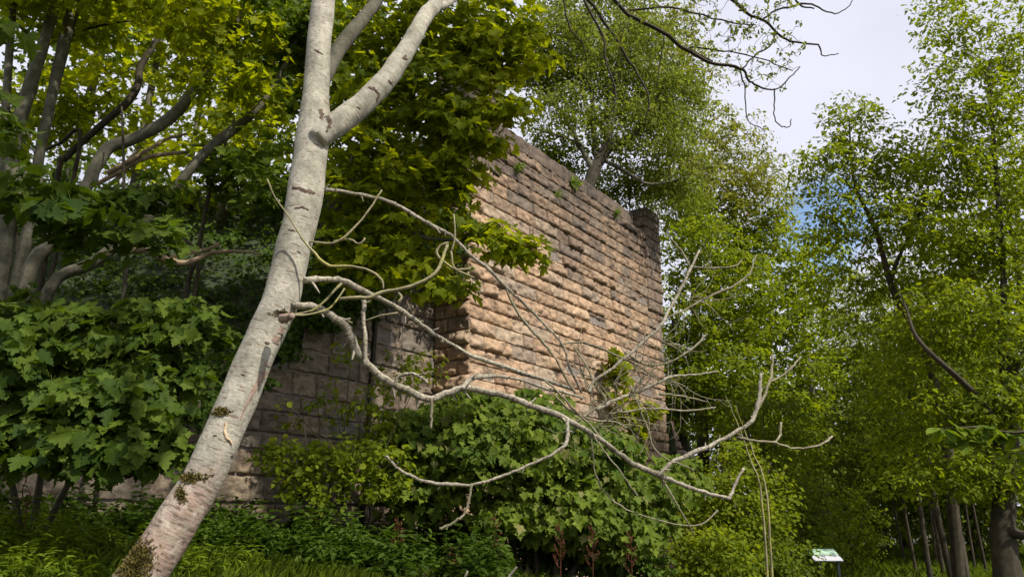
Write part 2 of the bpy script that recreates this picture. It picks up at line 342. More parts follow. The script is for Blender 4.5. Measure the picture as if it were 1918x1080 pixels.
def grow(mbs, cs, nodes, r_tip=.004, max_r=.05, sides=3, frac=1., sag=.05, ids=None):
    """join cluster centres to the nearest point of the growing skeleton; every tube goes into the mesh of the stem it grows from"""
    if not isinstance(mbs, list): mbs = [mbs]
    nodes = [np.asarray(x, float) for x in nodes]; cap = len(nodes)+len(cs)*3+4
    I = np.zeros(cap, int); I[:len(nodes)] = ids if ids is not None else 0
    A = np.zeros((cap, 3)); A[:len(nodes)] = nodes; k = len(nodes)
    dist = np.array([np.min(np.linalg.norm(A[:k]-c, axis=1)) for c in cs]); order = np.argsort(dist)
    order = order[:int(len(order)*frac)]
    for i in order:
        c = cs[i]; d = np.linalg.norm(A[:k]-c, axis=1); j = int(np.argmin(d)); a = A[j].copy(); L = d[j]
        if L < .03: continue
        m1 = a+(c-a)*.35+rng.normal(0, .06, 3)*L; m2 = a+(c-a)*.7+rng.normal(0, .07, 3)*L
        m2[2] += L*sag
        r0 = min(max_r, r_tip+.006*L+.0035*L*L)
        tube(mbs[I[j]], [a, m1, m2, c], [r0, r0*.75+r_tip*.25, r0*.45+r_tip*.5, r_tip*.7], sides, 2)
        A[k] = m1; A[k+1] = m2; A[k+2] = c; I[k:k+3] = I[j]; k += 3

# ------------------------------------------------------------------ terrain
az = math.radians(36.2); D = np.array([math.sin(az), math.cos(az), 0]); B = np.array([-D[1], D[0], 0])
CO = P(880, 600, 13); CO[2] = 0
S_ = .85; LEN = 8.25; HT = 9.08
def UV_(x, y): q = np.array([x-CO[0], y-CO[1], 0]); return float(q@D), float(q@B)
def world(u, v, z): return CO+D*u+B*v+np.array([0, 0, z])
def wing_top(u): return float(np.clip(3.1+.66*(u+4.74), 2.55, 6.3))
def low(x, y):
    t = np.clip((4.3-x)*.15, 0, 1.35); m = np.clip((y-.5)/5.0, 0, 1); m = m*m*(3-2*m)
    return float(t*m + .05*mnoise.noise(Vector((x*.5, y*.5, 0))))
def bank(u, v):
    w = v-S_
    e = wing_top(u)-.25+.62*max(w-.3, 0)
    if u > 0: e = HT-.35+.12*min(w, 6)
    if -1.2 < u <= 0: e = e+(HT-.35-e)*(u+1.2)/1.2*min(1, w/1.5)
    e = min(e, 9.0+.25*mnoise.noise(Vector((u*.3, v*.3, 3))))
    if u > LEN-.2: e -= 1.15*(u-LEN+.2)
    return e + .12*mnoise.noise(Vector((u*.8, v*.8, 1)))
def ground(x, y):
    u, v = UV_(x, y)
    g = low(x, y)
    if v > S_+.1 and u > -16: g = max(g, bank(u, v))
    return g
# base sheet
xs = np.concatenate([np.linspace(-400, -20, 20), np.linspace(-18, 30, 97), np.linspace(34, 400, 20)])
ys = np.concatenate([np.linspace(-400, -8, 16), np.linspace(-6, 40, 93), np.linspace(44, 700, 24)])
mb = MB(); V = [(x, y, low(x, y)) for y in ys for x in xs]; nx = len(xs)
mb.add(V, [(j*nx+i, j*nx+i+1, (j+1)*nx+i+1, (j+1)*nx+i) for j in range(len(ys)-1) for i in range(nx-1)])
tag(mb.build('ground', M['soil']), kind='structure')
# embankment behind the walls
us = np.concatenate([np.linspace(-16, LEN+9, 80)]); vs = np.concatenate([[S_+.3], np.linspace(S_+.31, 14, 32), np.linspace(15, 60, 12)])
mb = MB(); V = []
for j, v in enumerate(vs):
    for u in us:
        q = world(u, v, 0); z = bank(u, v) if j else -1.0
        V.append((q[0], q[1], z))
nx = len(us)
Fq = [(j*nx+i, j*nx+i+1, (j+1)*nx+i+1, (j+1)*nx+i) for j in range(len(vs)-1) for i in range(nx-1)]
mb.add(V, Fq); tag(mb.build('embankment', M['slope']), kind='structure')

# ------------------------------------------------------------------ masonry
def masonry(mb, u0, u1, z0, ztop, frame, ch, bl, bulge, rough, gapm=.012, plain_top=0, seed=1, chv=.0, quoin=False, hole=0.):
    """frame(u,z,depth)->world; depth positive = out of the wall"""
    R = random.Random(seed); z = z0; row = 0
    zt_max = max(ztop(u0), ztop(u1))
    while z < zt_max-.05:
        h = ch*(1+R.uniform(-chv, chv)); u = u0-(R.uniform(0, .5)*bl if not quoin else 0); first = True
        while u < u1-.02:
            L = bl*R.uniform(.4, 1.5)
            if quoin and first: L = bl*(1.1 if row % 2 else .6)
            first = False
            a = max(u, u0); b = min(u+L, u1); u += L
            if u1-b < bl*.25: b = u1; u = u1+1
            if b-a < .06: continue
            lim = ztop((a+b)/2)
            if z+h*.6 > lim: continue
            zz1 = z+h
            W_ = b-a; nxs = max(5, min(20, int(W_/.042))); nzs = max(6, int(h/.042)+1)
            xs = np.concatenate([[0, .012], np.linspace(.03, W_-.03, nxs), [W_-.012, W_]]); zs = np.concatenate([[0, .012], np.linspace(.028, h-.028, nzs), [h-.012, h]])
            g = gapm/2; sd_ = Vector((R.uniform(0, 90), R.uniform(0, 90), R.uniform(0, 90)))
            bu = bulge*(R.uniform(.1, 1.1) if R.random() < .85 else R.uniform(1.3, 2.2)); tilt = R.uniform(-.25, .25)*bulge; eroded = R.random() < hole
            V = []; K = len(xs)
            for j, dz in enumerate(zs):
                for i, dx in enumerate(xs):
                    edge = min(min(dx, W_-dx)/.028, min(dz, h-dz)/.028)
                    if i in (0, K-1) or j in (0, len(zs)-1): dep = -.035
                    else:
                        e = min(1, edge);                         vo = mnoise.voronoi(Vector((dx*6, dz*8, 2))+sd_)[0]; n1 = .8*(vo[1]-vo[0]-.3)+1.15*mnoise.fractal(Vector((dx*7, dz*9, 0))+sd_, .8, 2.1, 4)
                        r1 = 1-abs(mnoise.noise(Vector((dx*5, dz*6.5, 4))+sd_))*2
                        prof = .55+.75*max(0, 1-abs(dz/h-.30)*1.7)+.25*mnoise.noise(Vector((dx*4, 1, 0))+sd_)
                        dep = e*(bu*prof*(.55+.5*r1)+rough*n1+tilt*(dx/W_-.5))
                        if eroded: dep = e*(-.09*math.exp(-((dx-W_*.5)/(W_*.33))**2-((dz-h*.4)/(h*.3))**2)+rough*n1)
                        dep = max(dep, -.1)
                    ux = a+g+(W_-2*g)*dx/W_+(rough*.35*mnoise.noise(Vector((dz*14, dx*14, 7))+sd_)); zx = z+g+(h-2*g)*dz/h+(rough*.35*mnoise.noise(Vector((dx*9, dz*14, 9))+sd_))
                    V.append(frame(ux, zx, dep))
            Fq = [(j*K+i, j*K+i+1, (j+1)*K+i+1, (j+1)*K+i) for j in range(len(zs)-1) for i in range(K-1)]
            mb.add(V, Fq)
        z += h; row += 1
def flare(u, z):                       # the wall face is very slightly wider at the top, as in the photograph
    return u + (-.035*(z-5)*(1-u/LEN) + .03*(z-6.5)*(u/LEN))
ab = empty('stone_abutment', world(LEN/2, S_, low(*world(LEN/2, 0, 0)[:2])), 'tall railway bridge abutment of rough pink sandstone blocks standing in the trees', 'abutment')
fm = lambda u, z, d: world(flare(u, z), -d, z)
mb = MB(); masonry(mb, .0, LEN, -.3, lambda u: HT, fm, .272, .68, .036, .032, seed=3, quoin=True, hole=.05, chv=.08, gapm=.008)
mb.build('front_face', M['sandstone'], ab, smooth=True)
fr = lambda v, z, d: world(flare(0, z)-d, v, z)
mb = MB(); masonry(mb, .0, S_, -.3, lambda u: HT, fr, .272, .5, .06, .028, seed=11, quoin=True)
mb.build('side_face', M['sandstone'], ab)
ff = lambda v, z, d: world(flare(LEN, z)+d, v, z)
mb = MB(); masonry(mb, .0, 3.5, -.3, lambda u: HT, ff, .272, .6, .05, .028, seed=12)
mb.build('far_side_face', M['sandstone'], ab)
mb = MB()                                # mortar core
V = [world(flare(0, z)+.03, v, z) for z in (-1, HT-.05) for v in (.03, 3.5)] + [world(flare(LEN, z)-.03, v, z) for z in (-1, HT-.05) for v in (.03, 3.5)]
mb.add(V, [(0, 1, 3, 2), (4, 6, 7, 5), (0, 2, 6, 4), (1, 5, 7, 3), (2, 3, 7, 6)]); mb.build('mortar', M['mortar'], ab, smooth=False)
mb = MB(); masonry(mb, .95, 6.75, HT-.002, lambda u: HT+.40, lambda u, z, d: world(flare(u, z), -d-.02, z-(.05*max(0, mnoise.noise(Vector((u*2.3, 0, 4))))+.02*mnoise.noise(Vector((u*9, z*3, 4))) if z > HT+.2 else 0)), .37, 1.15, .010, .022, seed=5, gapm=.018)
mb.build('coping', M['coping'], ab)
mb = MB()
V = [world(u, v, z) for z in (HT-.06, HT+.30) for u in (.95, 6.72) for v in (.0, .6)]
mb.add(V, [(0, 1, 3, 2), (4, 6, 7, 5), (0, 2, 6, 4), (1, 5, 7, 3), (2, 3, 7, 6), (0, 4, 5, 1)])
mb.build('coping_bed', M['coping'], ab, smooth=False)
def pier(nm, ua, ub, zt, seed, z0):
    mb = MB()
    f1 = lambda u, z, d: world(flare(u, z), -d-.05, z)
    masonry(mb, ua, ub, z0, lambda u: zt, f1, .30, .8, .02, .018, seed=seed)
    masonry(mb, -.05, .85, z0, lambda u: zt, lambda v, z, d: world(flare(ua, z)-d+.0, v, z), .30, .8, .02, .018, seed=seed+1)
    masonry(mb, -.05, .85, z0, lambda u: zt, lambda v, z, d: world(flare(ub, z)+d, v, z), .30, .8, .02, .018, seed=seed+2)
    V = [world(flare(u, z), v, z) for z in (z0, zt-.1) for u in (ua+.04, ub-.04) for v in (.0, .82)]
    mb.add(V, [(0, 1, 3, 2), (4, 6, 7, 5), (0, 2, 6, 4), (1, 5, 7, 3), (2, 3, 7, 6)])
    mb.build(nm, M['coping'], ab)
pier('corner_pier', -.02, .95, 10.5, 21, 8.2); pier('corner_pier', 7.45, LEN+.03, 9.95, 31, 6.9)
# wing wall
ww = empty('wing_wall', world(-4, S_+.3, 1), 'old retaining wall of worn squared grey-brown stone stepping down beside the abutment', 'retaining wall')
mb = MB(); masonry(mb, -12, .16, .0, wing_top, lambda u, z, d: world(u, S_-d, z), .34, .60, .016, .046, gapm=.022, seed=41, chv=.3, hole=.06)
mb.build('stone_courses', M['oldstone'], ww)
mb = MB(); uu = np.linspace(-12, -.0, 41); V = []
for u in uu:
    t = wing_top(u)
    for v, z in ((S_+.035, -1), (S_+.035, t-.28), (S_+.55, t-.28), (S_+.55, -1)): V.append(world(u, v, z))
mb.add(V, [(i*4+k, (i+1)*4+k, (i+1)*4+k+1, i*4+k+1) for i in range(40) for k in range(3)]); mb.build('mortar', M['mortar'], ww, smooth=False)
# rubble buttress at the far right foot
rb = empty('rubble_buttress', P(1275, 960, 19.0), 'crumbling brown rubble stub at the right foot of the abutment', 'buttress')
mb = MB()
def fb(u, z, d):
    t = max(0, min(1, (4.2-z)/4.0)); return world(LEN+.02+u*(.25+.75*t), -d-.10-.5*t, z)
masonry(mb, 0, 1.2, -.2, lambda u: 4.1-1.0*u, fb, .24, .34, .06, .05, seed=51, chv=.3)
V = [fb(u, z, -.03) + (B*b_) for z in (-.5, 3.2) for u in (0, 1.15) for b_ in (.0, .8)]
mb.add(V, [(0, 1, 3, 2), (4, 6, 7, 5), (0, 2, 6, 4), (1, 5, 7, 3), (2, 3, 7, 6)])
mb.build('rubble', M['rubble'], rb)

# ------------------------------------------------------------------ foreground leaning tree
def pl(pts, Y0, Y1):
    """pixel polyline [(px,py,rpx),...] -> world points and radii, depth running Y0..Y1"""
    n = len(pts); W_ = []; R_ = []
    for i, (x, y, r) in enumerate(pts):
        Y = Y0+(Y1-Y0)*(i/(n-1)); p = P(x, y, Y); W_.append(p); R_.append(pxr(p, r))
    return np.array(W_), np.array(R_)
tp, tr_ = pl([(150, 1230, 50), (264, 1080, 43), (332, 975, 40), (388, 880, 36.5), (436, 770, 35), (484, 655, 34.5), (526, 560, 33), (551, 460, 32), (569, 385, 32), (574, 350, 33.5), (580, 300, 31), (588, 240, 31), (592, 180, 24), (597, 90, 22), (606, 0, 21), (616, -90, 19), (626, -260, 16), (640, -500, 12)], 3.15, 3.7)
g0 = tp[0].copy(); base = g0 + (tp[0]-tp[1])*1.4; gz = low(base[0], base[1]); 
base[2] = min(base[2], gz-.05)
tree = empty('leaning_tree', (base[0], base[1], gz), 'large pale-barked tree leaning across the foreground with bare broken lower branches', 'tree')
mb = MB(); TP, TR = tube(mb, np.vstack([[base], tp]), np.concatenate([[tr_[0]*1.25], tr_]), 28, 7, 0, .07)
trunk = mb.build('trunk', M['trunk_bark'], tree)
def limb(name, pts, Y0, Y1, mat, sides=10, sub=5, wob=0., lump=.1, parent=tree):
    W_, R_ = pl(pts, Y0, Y1); mb = MB(); p, r = tube(mb, W_, R_, sides, sub, wob, lump)
    if name == 'dead_branch':
        for i in range(2, len(p)-1, 3):
            if rng.random() < .55:
                T = p[i+1]-p[i]; T /= np.linalg.norm(T); v = rng.normal(0, 1, 3); v -= T*(v@T); v /= np.linalg.norm(v); L = r[i]*rng.uniform(1.6, 4.5); q = v*.8+T*.6
                tube(mb, [p[i], p[i]+q*L*.5, p[i]+q*L+v*L*.15], [r[i]*.6, r[i]*.38, r[i]*.22], 5, 2, 0, .3)
    o = mb.build(name, M[mat], parent); return o, p, r
limbs = []
limbs.append(limb('limb', [(592, 262, 18), (622, 238, 24), (668, 205, 22), (722, 150, 20), (760, 95, 17), (785, 50, 15), (800, 25, 15), (815, 5, 13), (822, -60, 12), (850, -220, 9)], 3.42, 4.0, 'pale_bark', 20, 6))
limbs.append(limb('limb', [(806, 16, 10), (835, 8, 8), (862, -10, 7), (960, -60, 6), (1060, -120, 6)], 3.9, 4.6, 'pale_bark', 10, 5))
limbs.append(limb('limb', [(592, 185, 12), (610, 140, 14), (640, 85, 14), (680, 35, 12), (712, -10, 11), (760, -120, 8)], 3.62, 4.2, 'grey_bark', 14, 5))
dead = [
 ([(590, 355, 7), (625, 357, 6), (665, 364, 5.5), (720, 376, 5.5), (758, 392, 5.5), (792, 412, 5.5), (822, 428, 5.5), (850, 446, 5.5), (882, 476, 5), (915, 507, 5), (950, 540, 4.2), (985, 572, 4.2), (1022, 612, 4), (1052, 645, 3.5), (1068, 690, 3.5), (1090, 735, 3)], 3.45, 4.2),
 ([(568, 524, 9), (600, 523, 8), (640, 526, 8), (672, 540, 8), (712, 560, 7.5), (750, 583, 7.5), (790, 608, 7), (830, 634, 6.5), (878, 660, 6.5), (930, 683, 6), (980, 699, 5.5), (1030, 712, 5), (1075, 730, 5)], 3.35, 4.1),
 ([(548, 574, 9), (575, 573, 9), (605, 580, 10), (640, 607, 11), (658, 632, 11), (672, 662, 11), (692, 686, 10.5), (715, 705, 10), (742, 722, 10), (770, 733, 9.5), (802, 746, 9.5), (835, 737, 9), (868, 727, 9), (905, 729, 7.5), (950, 742, 7.5), (1000, 762, 8), (1050, 781, 8), (1095, 802, 7.5), (1140, 833, 7), (1185, 866, 7), (1232, 890, 7.5), (1270, 905, 5.5), (1320, 920, 5.5), (1368, 934, 5)], 3.3, 4.1),
 ([(866, 728, 6), (880, 714, 7), (898, 705, 7), (930, 704, 5), (975, 711, 4.5), (1020, 724, 4.5), (1060, 735, 4), (1090, 745, 3.5)], 3.66, 4.0),
 ([(1233, 890, 5), (1258, 868, 7), (1290, 850, 7), (1330, 834, 6), (1375, 808, 6), (1408, 787, 6), (1418, 762, 6), (1424, 730, 5), (1425, 700, 3.5)], 3.95, 4.1),
 ([(1408, 787, 5), (1428, 750, 4), (1442, 718, 4), (1446, 690, 4), (1446, 664, 3.5)], 4.08, 4.2),
 ([(1444, 715, 4), (1465, 704, 3.5), (1485, 687, 3.5), (1500, 668, 3)], 4.15, 4.25),
 ([(1380, 818, 4), (1415, 825, 3.5), (1450, 830, 3.5), (1490, 840, 3.5), (1530, 835, 3.2), (1560, 817, 3)], 4.05, 4.3),
 ([(1450, 832, 3.5), (1460, 815, 3), (1463, 790, 3)], 4.15, 4.2),
 ([(1366, 934, 5), (1375, 912, 4), (1392, 875, 3.4)], 4.1, 4.15),
 ([(1062, 785, 5), (1062, 805, 5), (1060, 825, 5), (1045, 843, 4.5), (1010, 862, 4), (960, 882, 4), (925, 895, 4.5), (880, 906, 4.5), (835, 906, 4.5), (790, 899, 4), (755, 883, 4), (735, 868, 3.5), (722, 853, 3)], 3.8, 3.55),
 ([(884, 905, 4), (878, 935, 4), (868, 962, 4), (848, 980, 4), (822, 990, 4)], 3.6, 3.55),
 ([(807, 745, 5), (809, 775, 4.5), (808, 803, 4)], 3.58, 3.58),
 ([(738, 722, 5), (748, 706, 6), (768, 700, 5.5), (785, 706, 5), (800, 716, 4)], 3.52, 3.5),
 ([(684, 685, 6), (685, 640, 5.5), (683, 600, 5.5), (681, 562, 6)], 3.45, 3.5),
 ([(948, 538, 4), (958, 565, 3.8), (985, 605, 3.8), (1015, 640, 3.8), (1040, 672, 3.5), (1062, 708, 3.2), (1080, 742, 3)], 3.95, 4.05),
 ([(1050, 645, 3), (1085, 640, 3), (1125, 652, 2.8), (1165, 670, 2.8), (1205, 690, 2.5), (1245, 722, 2)], 4.1, 4.3),
 ([(1104, 735, 5), (1112, 715, 5), (1150, 690, 5), (1190, 655, 4.5), (1235, 610, 4.5), (1252, 578, 4.5), (1275, 545, 4.2), (1292, 508, 4), (1310, 470, 3)], 4.0, 4.4),
 ([(1292, 500, 3.4), (1275, 470, 3), (1255, 445, 2.5)], 4.4, 4.4),
 ([(1250, 594, 3), (1290, 575, 3), (1330, 552, 3), (1375, 535, 3), (1405, 515, 2.8), (1418, 478, 2)], 4.3, 4.6),
 ([(1292, 500, 2.5), (1340, 501, 2.2), (1380, 498, 2), (1390, 487, 2)], 4.4, 4.5),
 ([(1118, 768, 6), (1150, 750, 5), (1190, 735, 5), (1235, 718, 4.5), (1255, 705, 3.5), (1300, 700, 2.6), (1345, 695, 2)], 4.0, 4.4),
 ([(1170, 660, 3), (1210, 683, 3), (1250, 680, 3), (1290, 655, 3), (1325, 625, 2.6)], 4.2, 4.4),
 ([(1080, 790, 4), (1115, 765, 4), (1135, 745, 4), (1115, 720, 4), (1100, 690, 3), (1075, 650, 3)], 4.0, 4.1),
 ([(1140, 775, 3), (1190, 770, 3), (1240, 765, 3), (1290, 768, 2.5), (1340, 762, 2)], 4.0, 4.3),
 ([(1235, 738, 3), (1280, 745, 2.8), (1325, 752, 2.2)], 4.2, 4.3),
 ([(1040, 740, 3), (1065, 765, 4), (1110, 785, 3.5), (1150, 790, 3), (1170, 800, 2)], 3.9, 4.0),
 ([(1150, 850, 3), (1110, 800, 3), (1070, 760, 3), (1040, 730, 3), (1020, 712, 3)], 3.95, 3.9),
 ([(1232, 880, 3), (1300, 1000, 1.6)], 4.0, 4.0),
 ([(1105, 805, 3), (1110, 850, 2.5), (1118, 890, 2.5), (1140, 930, 2.5), (1200, 965, 2), (1300, 985, 2), (1345, 955, 2.5)], 4.0, 4.1),
 ([(1105, 805, 2.6), (1130, 840, 2.4), (1160, 880, 2.4), (1195, 930, 2)], 3.9, 3.8),
 ([(1180, 720, 2.6), (1210, 790, 2.6), (1235, 850, 2.4), (1300, 880, 2.2)], 4.1, 4.1),
]
for pts, a, b in dead:
    pts = [(x+(rng.normal(0, 1.3) if 0 < q < len(pts)-1 else 0), y+(rng.normal(0, 1.3) if 0 < q < len(pts)-1 else 0), r*(.76 if r > 7 else .64)*rng.uniform(.86, 1.16)) for q, (x, y, r) in enumerate(pts)]
    limb('dead_branch', pts, a, b, 'dead_bark' if max(q[2] for q in pts) > 3.2 else 'bare_twig', 10, 5, .0018, .30)
live = [
 ([(500, 335, 2), (515, 370, 2), (545, 412, 2), (565, 445, 2.4), (590, 475, 3.4), (618, 498, 4), (660, 499, 3.6), (695, 508, 3.4), (715, 525, 3.2), (718, 540, 2.6)], 3.2, 3.3),
 ([(580, 452, 2.5), (625, 455, 3), (655, 435, 2.6), (690, 395, 2.4), (715, 355, 2)], 3.35, 3.4),
 ([(625, 452, 2.5), (655, 448, 2.5), (672, 457, 2.5), (684, 446, 2.2)], 3.4, 3.4),
 ([(632, 560, 4), (665, 557, 5), (692, 557, 5), (715, 547, 4.5), (755, 540, 4.5), (795, 525, 4.2), (820, 505, 4), (830, 480, 3.6), (838, 458, 3.4)], 3.4, 3.6),
 ([(840, 455, 3.4), (825, 460, 3.4), (818, 472, 3.4), (828, 487, 3.4), (845, 500, 3.4), (858, 505, 3), (882, 503, 2.4)], 3.6, 3.6),
 ([(845, 470, 2.6), (850, 500, 2.6), (870, 512, 2.6), (888, 520, 2.2)], 3.6, 3.6),
 ([(846, 472, 2.4), (852, 440, 2.2), (850, 400, 2)], 3.6, 3.6),
 ([(745, 545, 3), (752, 556, 2.8), (746, 566, 2.6)], 3.5, 3.5),
 ([(640, 530, 3), (612, 560, 2.6), (585, 582, 2.6), (552, 588, 2.6)], 3.35, 3.3),
 ([(545, 590, 3), (580, 588, 2.5), (620, 575, 2.2), (645, 540, 2.2)], 3.25, 3.4),
 ([(660, 605, 2), (640, 595, 2), (615, 590, 2), (590, 586, 2)], 3.45, 3.45),
 ([(684, 600, 2), (715, 590, 2), (745, 585, 1.8)], 3.5, 3.5),
]
for pts, a, b in live:
    pts = [(x, y, r*.8) for x, y, r in pts]
    limb('twig', pts, a, b, 'twig', 7, 3, .0012, .2)
# fine twigs of the bare tangle, each from a branch already there
tw = MB(); tangle = [P(1110, 750, 4.05), P(1150, 720, 4.1), P(1190, 690, 4.2), P(1240, 640, 4.3), P(1180, 740, 4.1), P(1250, 710, 4.3), P(1120, 800, 4), P(1290, 560, 4.4), P(1090, 700, 4.1)]
for s0 in tangle:
    for k in range(6):
        a = rng.uniform(-1.3, 1.6); d = np.array([math.cos(a), rng.uniform(-.5, .5), math.sin(a)]); pt = [s0+rng.normal(0, .008, 3)]; L = rng.uniform(.035, .085); turn = rng.normal(0, .25)
        for q in range(5):
            a += turn+rng.normal(0, .22); d = np.array([math.cos(a), d[1]+rng.normal(0, .1), math.sin(a)]); pt.append(pt[-1]+d*L)
            if q in (1, 2, 3) and rng.random() < .6:
                a2 = a+rng.choice([-1, 1])*rng.uniform(.5, 1.1); e = np.array([math.cos(a2), d[1], math.sin(a2)])
                tube(tw, [pt[-1], pt[-1]+e*L*.7, pt[-1]+e*L*1.3+[0, 0, L*.3]], [.0018, .0015, .0009], 4, 2)
        tube(tw, pt, [.0034, .0030, .0026, .0022, .0017, .001], 5, 3, .001)
tw.build('twigs', M['bare_twig'], tree)
# bark details on the trunk: scars, knots, moss
from mathutils.bvhtree import BVHTree
def bvh(o):
    me = o.data; off = tree.location
    return BVHTree.FromPolygons([v.co for v in me.vertices], [tuple(p.vertices) for p in me.polygons])
BV = {}
def cast(o, x, y):
    if o.name not in BV: BV[o.name] = bvh(o)
    r = Vector(ray(x, y)).normalized(); hit = BV[o.name].ray_cast(Vector(EYE), r)
    return (np.array(hit[0]), np.array(hit[1])) if hit[0] is not None else (None, None)
def decal(name, o, pts, mat, lift=.004, jag=.22):
    """a raised patch that lies on the bark of limb o, following pts = [(px,py,half width px)]"""
    K = 7; pp = [np.array(q, float) for q in pts]; dense = []
    for a, b in zip(pp[:-1], pp[1:]):
        m = max(2, int(np.linalg.norm((b-a)[:2])/3))
        for t in range(m): dense.append((a+(b-a)*t/m, b-a))
    dense.append((pp[-1], pp[-1]-pp[-2])); mb = MB(); V = []; ok = []
    for (x, y, w), d in dense:
        nx_, ny_ = -d[1], d[0]; L = math.hypot(nx_, ny_)+1e-6; nx_ /= L; ny_ /= L; wl = w*(1+rng.normal(0, jag)); wr = w*(1+rng.normal(0, jag)); row = []
        for k in range(K):
            t = (k/(K-1)-.5)*2; ww_ = wl if t < 0 else wr
            q, n_ = cast(o, x+nx_*t*ww_, y+ny_*t*ww_)
            if q is None: row = None; break
            if n_@(EYE-q) < 0: n_ = -n_
            row.append(q+n_*(lift*(1-t*t)*rng.uniform(.6, 1.4)+(.0012 if abs(t) < .9 else -.002)))
        if row is None:
            if len(ok) > 1: mb.add(np.concatenate(ok), [(j*K+k, j*K+k+1, (j+1)*K+k+1, (j+1)*K+k) for j in range(len(ok)-1) for k in range(K-1)])
            ok = []
        else: ok.append(np.array(row))
    if len(ok) > 1: mb.add(np.concatenate(ok), [(j*K+k, j*K+k+1, (j+1)*K+k+1, (j+1)*K+k) for j in range(len(ok)-1) for k in range(K-1)])
    if mb.n: return mb.build(name, M[mat], o)
decal('bark_scar', trunk, [(530, 612, 5), (521, 630, 10), (512, 652, 10), (500, 688, 9), (484, 715, 7), (470, 742, 4), (458, 765, 2), (450, 785, 1)], 'scar', .002)
decal('exposed_wood', trunk, [(424, 790, 2), (420, 806, 4), (424, 818, 4), (434, 830, 2)], 'cutwood', .006)
for pts in ([(548, 350, 4), (560, 353, 5), (572, 357, 6), (590, 362, 4)], [(552, 390, 2), (566, 388, 4), (578, 393, 2)], [(590, 93, 2), (598, 98, 3), (605, 103, 1)], [(514, 592, 4), (526, 588, 10), (540, 594, 8), (536, 604, 5)],
            [(452, 700, 2), (459, 702, 3)], [(400, 815, 2), (406, 815, 2)], [(434, 852, 3), (438, 862, 5)], [(556, 470, 2), (562, 474, 4)], [(540, 430, 1.5), (552, 432, 2)], [(600, 205, 4), (604, 225, 5), (606, 245, 6), (604, 262, 3)], [(496, 640, 3), (504, 644, 4)]):
    decal('knot', trunk, [(x, y, w*.8) for x, y, w in pts], 'knot', .002, .4)
L1o, L1p, L1r = limbs[0]
for pts in ([(690, 163, 3), (702, 168, 5), (710, 176, 4), (706, 190, 2)], [(756, 106, 8), (763, 112, 5)], [(612, 215, 5), (618, 232, 5), (612, 246, 3)], [(728, 150, 3), (734, 156, 4)], [(668, 200, 3), (675, 204, 3)]):
    decal('knot', L1o, [(x, y, w*.8) for x, y, w in pts], 'knot', .002, .4)
# snapped stub below the knot
mb = MB(); a = P(528, 596, 3.18); tube(mb, [a, P(541, 594, 3.12), P(548, 590, 3.1)], [.022, .017, .012], 9, 3, 0, .25); mb.build('broken_stub', M['scar'], trunk)
def moss(pts, n):
    pos = []; nn = []
    for _ in range(n):
        x0, y0, w, h = pts[rng.integers(len(pts))]; q, n_ = cast(trunk, x0+rng.normal(0, w), y0+rng.normal(0, h))
        if q is None: continue
        if n_@(EYE-q) < 0: n_ = -n_
        pos.append(q-n_*.001); nn.append(n_)
    pos = np.array(pos); nn = np.array(nn); m = len(pos)
    leaves('moss', T_ROUND, pos, rng.normal(0, .8, (m, 3))+nn*.5, nn+rng.normal(0, .5, (m, 3)), rng.uniform(.006, .014, m), M['moss'], trunk)
moss([(411, 772, 7, 4), (418, 768, 5, 3)], 260); moss([(365, 893, 13, 4), (340, 925, 5, 8), (352, 895, 8, 5)], 700); moss([(245, 1068, 18, 16), (262, 1040, 12, 14)], 2600); moss([(524, 585, 9, 2)], 90)
# overhead boughs seen at the top: twiggy, with opening leaves
ov = [
 ([(1060, -120, 6), (1100, -40, 6), (1140, -5, 6), (1180, 20, 6), (1240, 60, 6), (1290, 95, 5.5), (1335, 115, 5), (1385, 128, 4.5), (1400, 150, 3.5), (1415, 162, 3), (1450, 165, 2.4), (1480, 145, 2), (1500, 125, 1.6)], 4.8, 5.2),
 ([(1300, -60, 5), (1370, 0, 5), (1400, 22, 4.5), (1435, 40, 4), (1455, 62, 3.6), (1490, 82, 3), (1530, 88, 2.6), (1545, 102, 1.8), (1570, 100, 1.4)], 5.1, 5.2),
 ([(1455, 62, 3), (1440, 90, 2.6), (1410, 108, 2.4), (1390, 128, 2.4)], 5.2, 5.1),
 ([(1430, 35, 3), (1460, 18, 2.8), (1500, 12, 3), (1530, 14, 2.6), (1560, 26, 2), (1585, 20, 1.6), (1598, 2, 1.4)], 5.2, 5.2),
 ([(1480, -20, 3), (1505, 10, 3), (1525, 18, 2)], 5.2, 5.2),
 ([(1386, 130, 2.4), (1396, 170, 2), (1398, 220, 1.6), (1430, 250, 1.4)], 5.2, 5.2),
 ([(1450, 166, 2.2), (1456, 190, 2), (1452, 225, 1.8), (1462, 240, 1.8), (1475, 238, 1.6), (1480, 222, 1.4)], 5.2, 5.2),
 ([(1040, -60, 5), (1100, 0, 5), (1140, 50, 4.5), (1165, 95, 4), (1195, 140, 3.5), (1210, 185, 3), (1215, 230, 2)], 4.7, 4.9),
 ([(1060, -60, 4), (1110, 30, 4), (1125, 70, 3.6), (1135, 120, 3.2), (1148, 165, 3), (1152, 205, 2.4)], 4.7, 4.8),
 ([(1020, -40, 3.5), (1050, 5, 3), (1070, 45, 2.8), (1090, 80, 2.4), (1105, 105, 2)], 4.6, 4.7),
 ([(1180, 20, 3), (1250, 15, 3), (1320, 30, 2.6), (1380, 48, 2.2), (1420, 48, 1.8)], 4.9, 5.1),
 ([(1245, 62, 2.6), (1235, 100, 2.2), (1228, 160, 1.8)], 5.0, 5.0),
 ([(1335, 115, 2.6), (1290, 98, 2.6), (1340, 95, 2.4), (1390, 105, 2.2), (1440, 120, 2), (1480, 135, 1.6)], 5.1, 5.2),
]
om = MB(); nodes = []
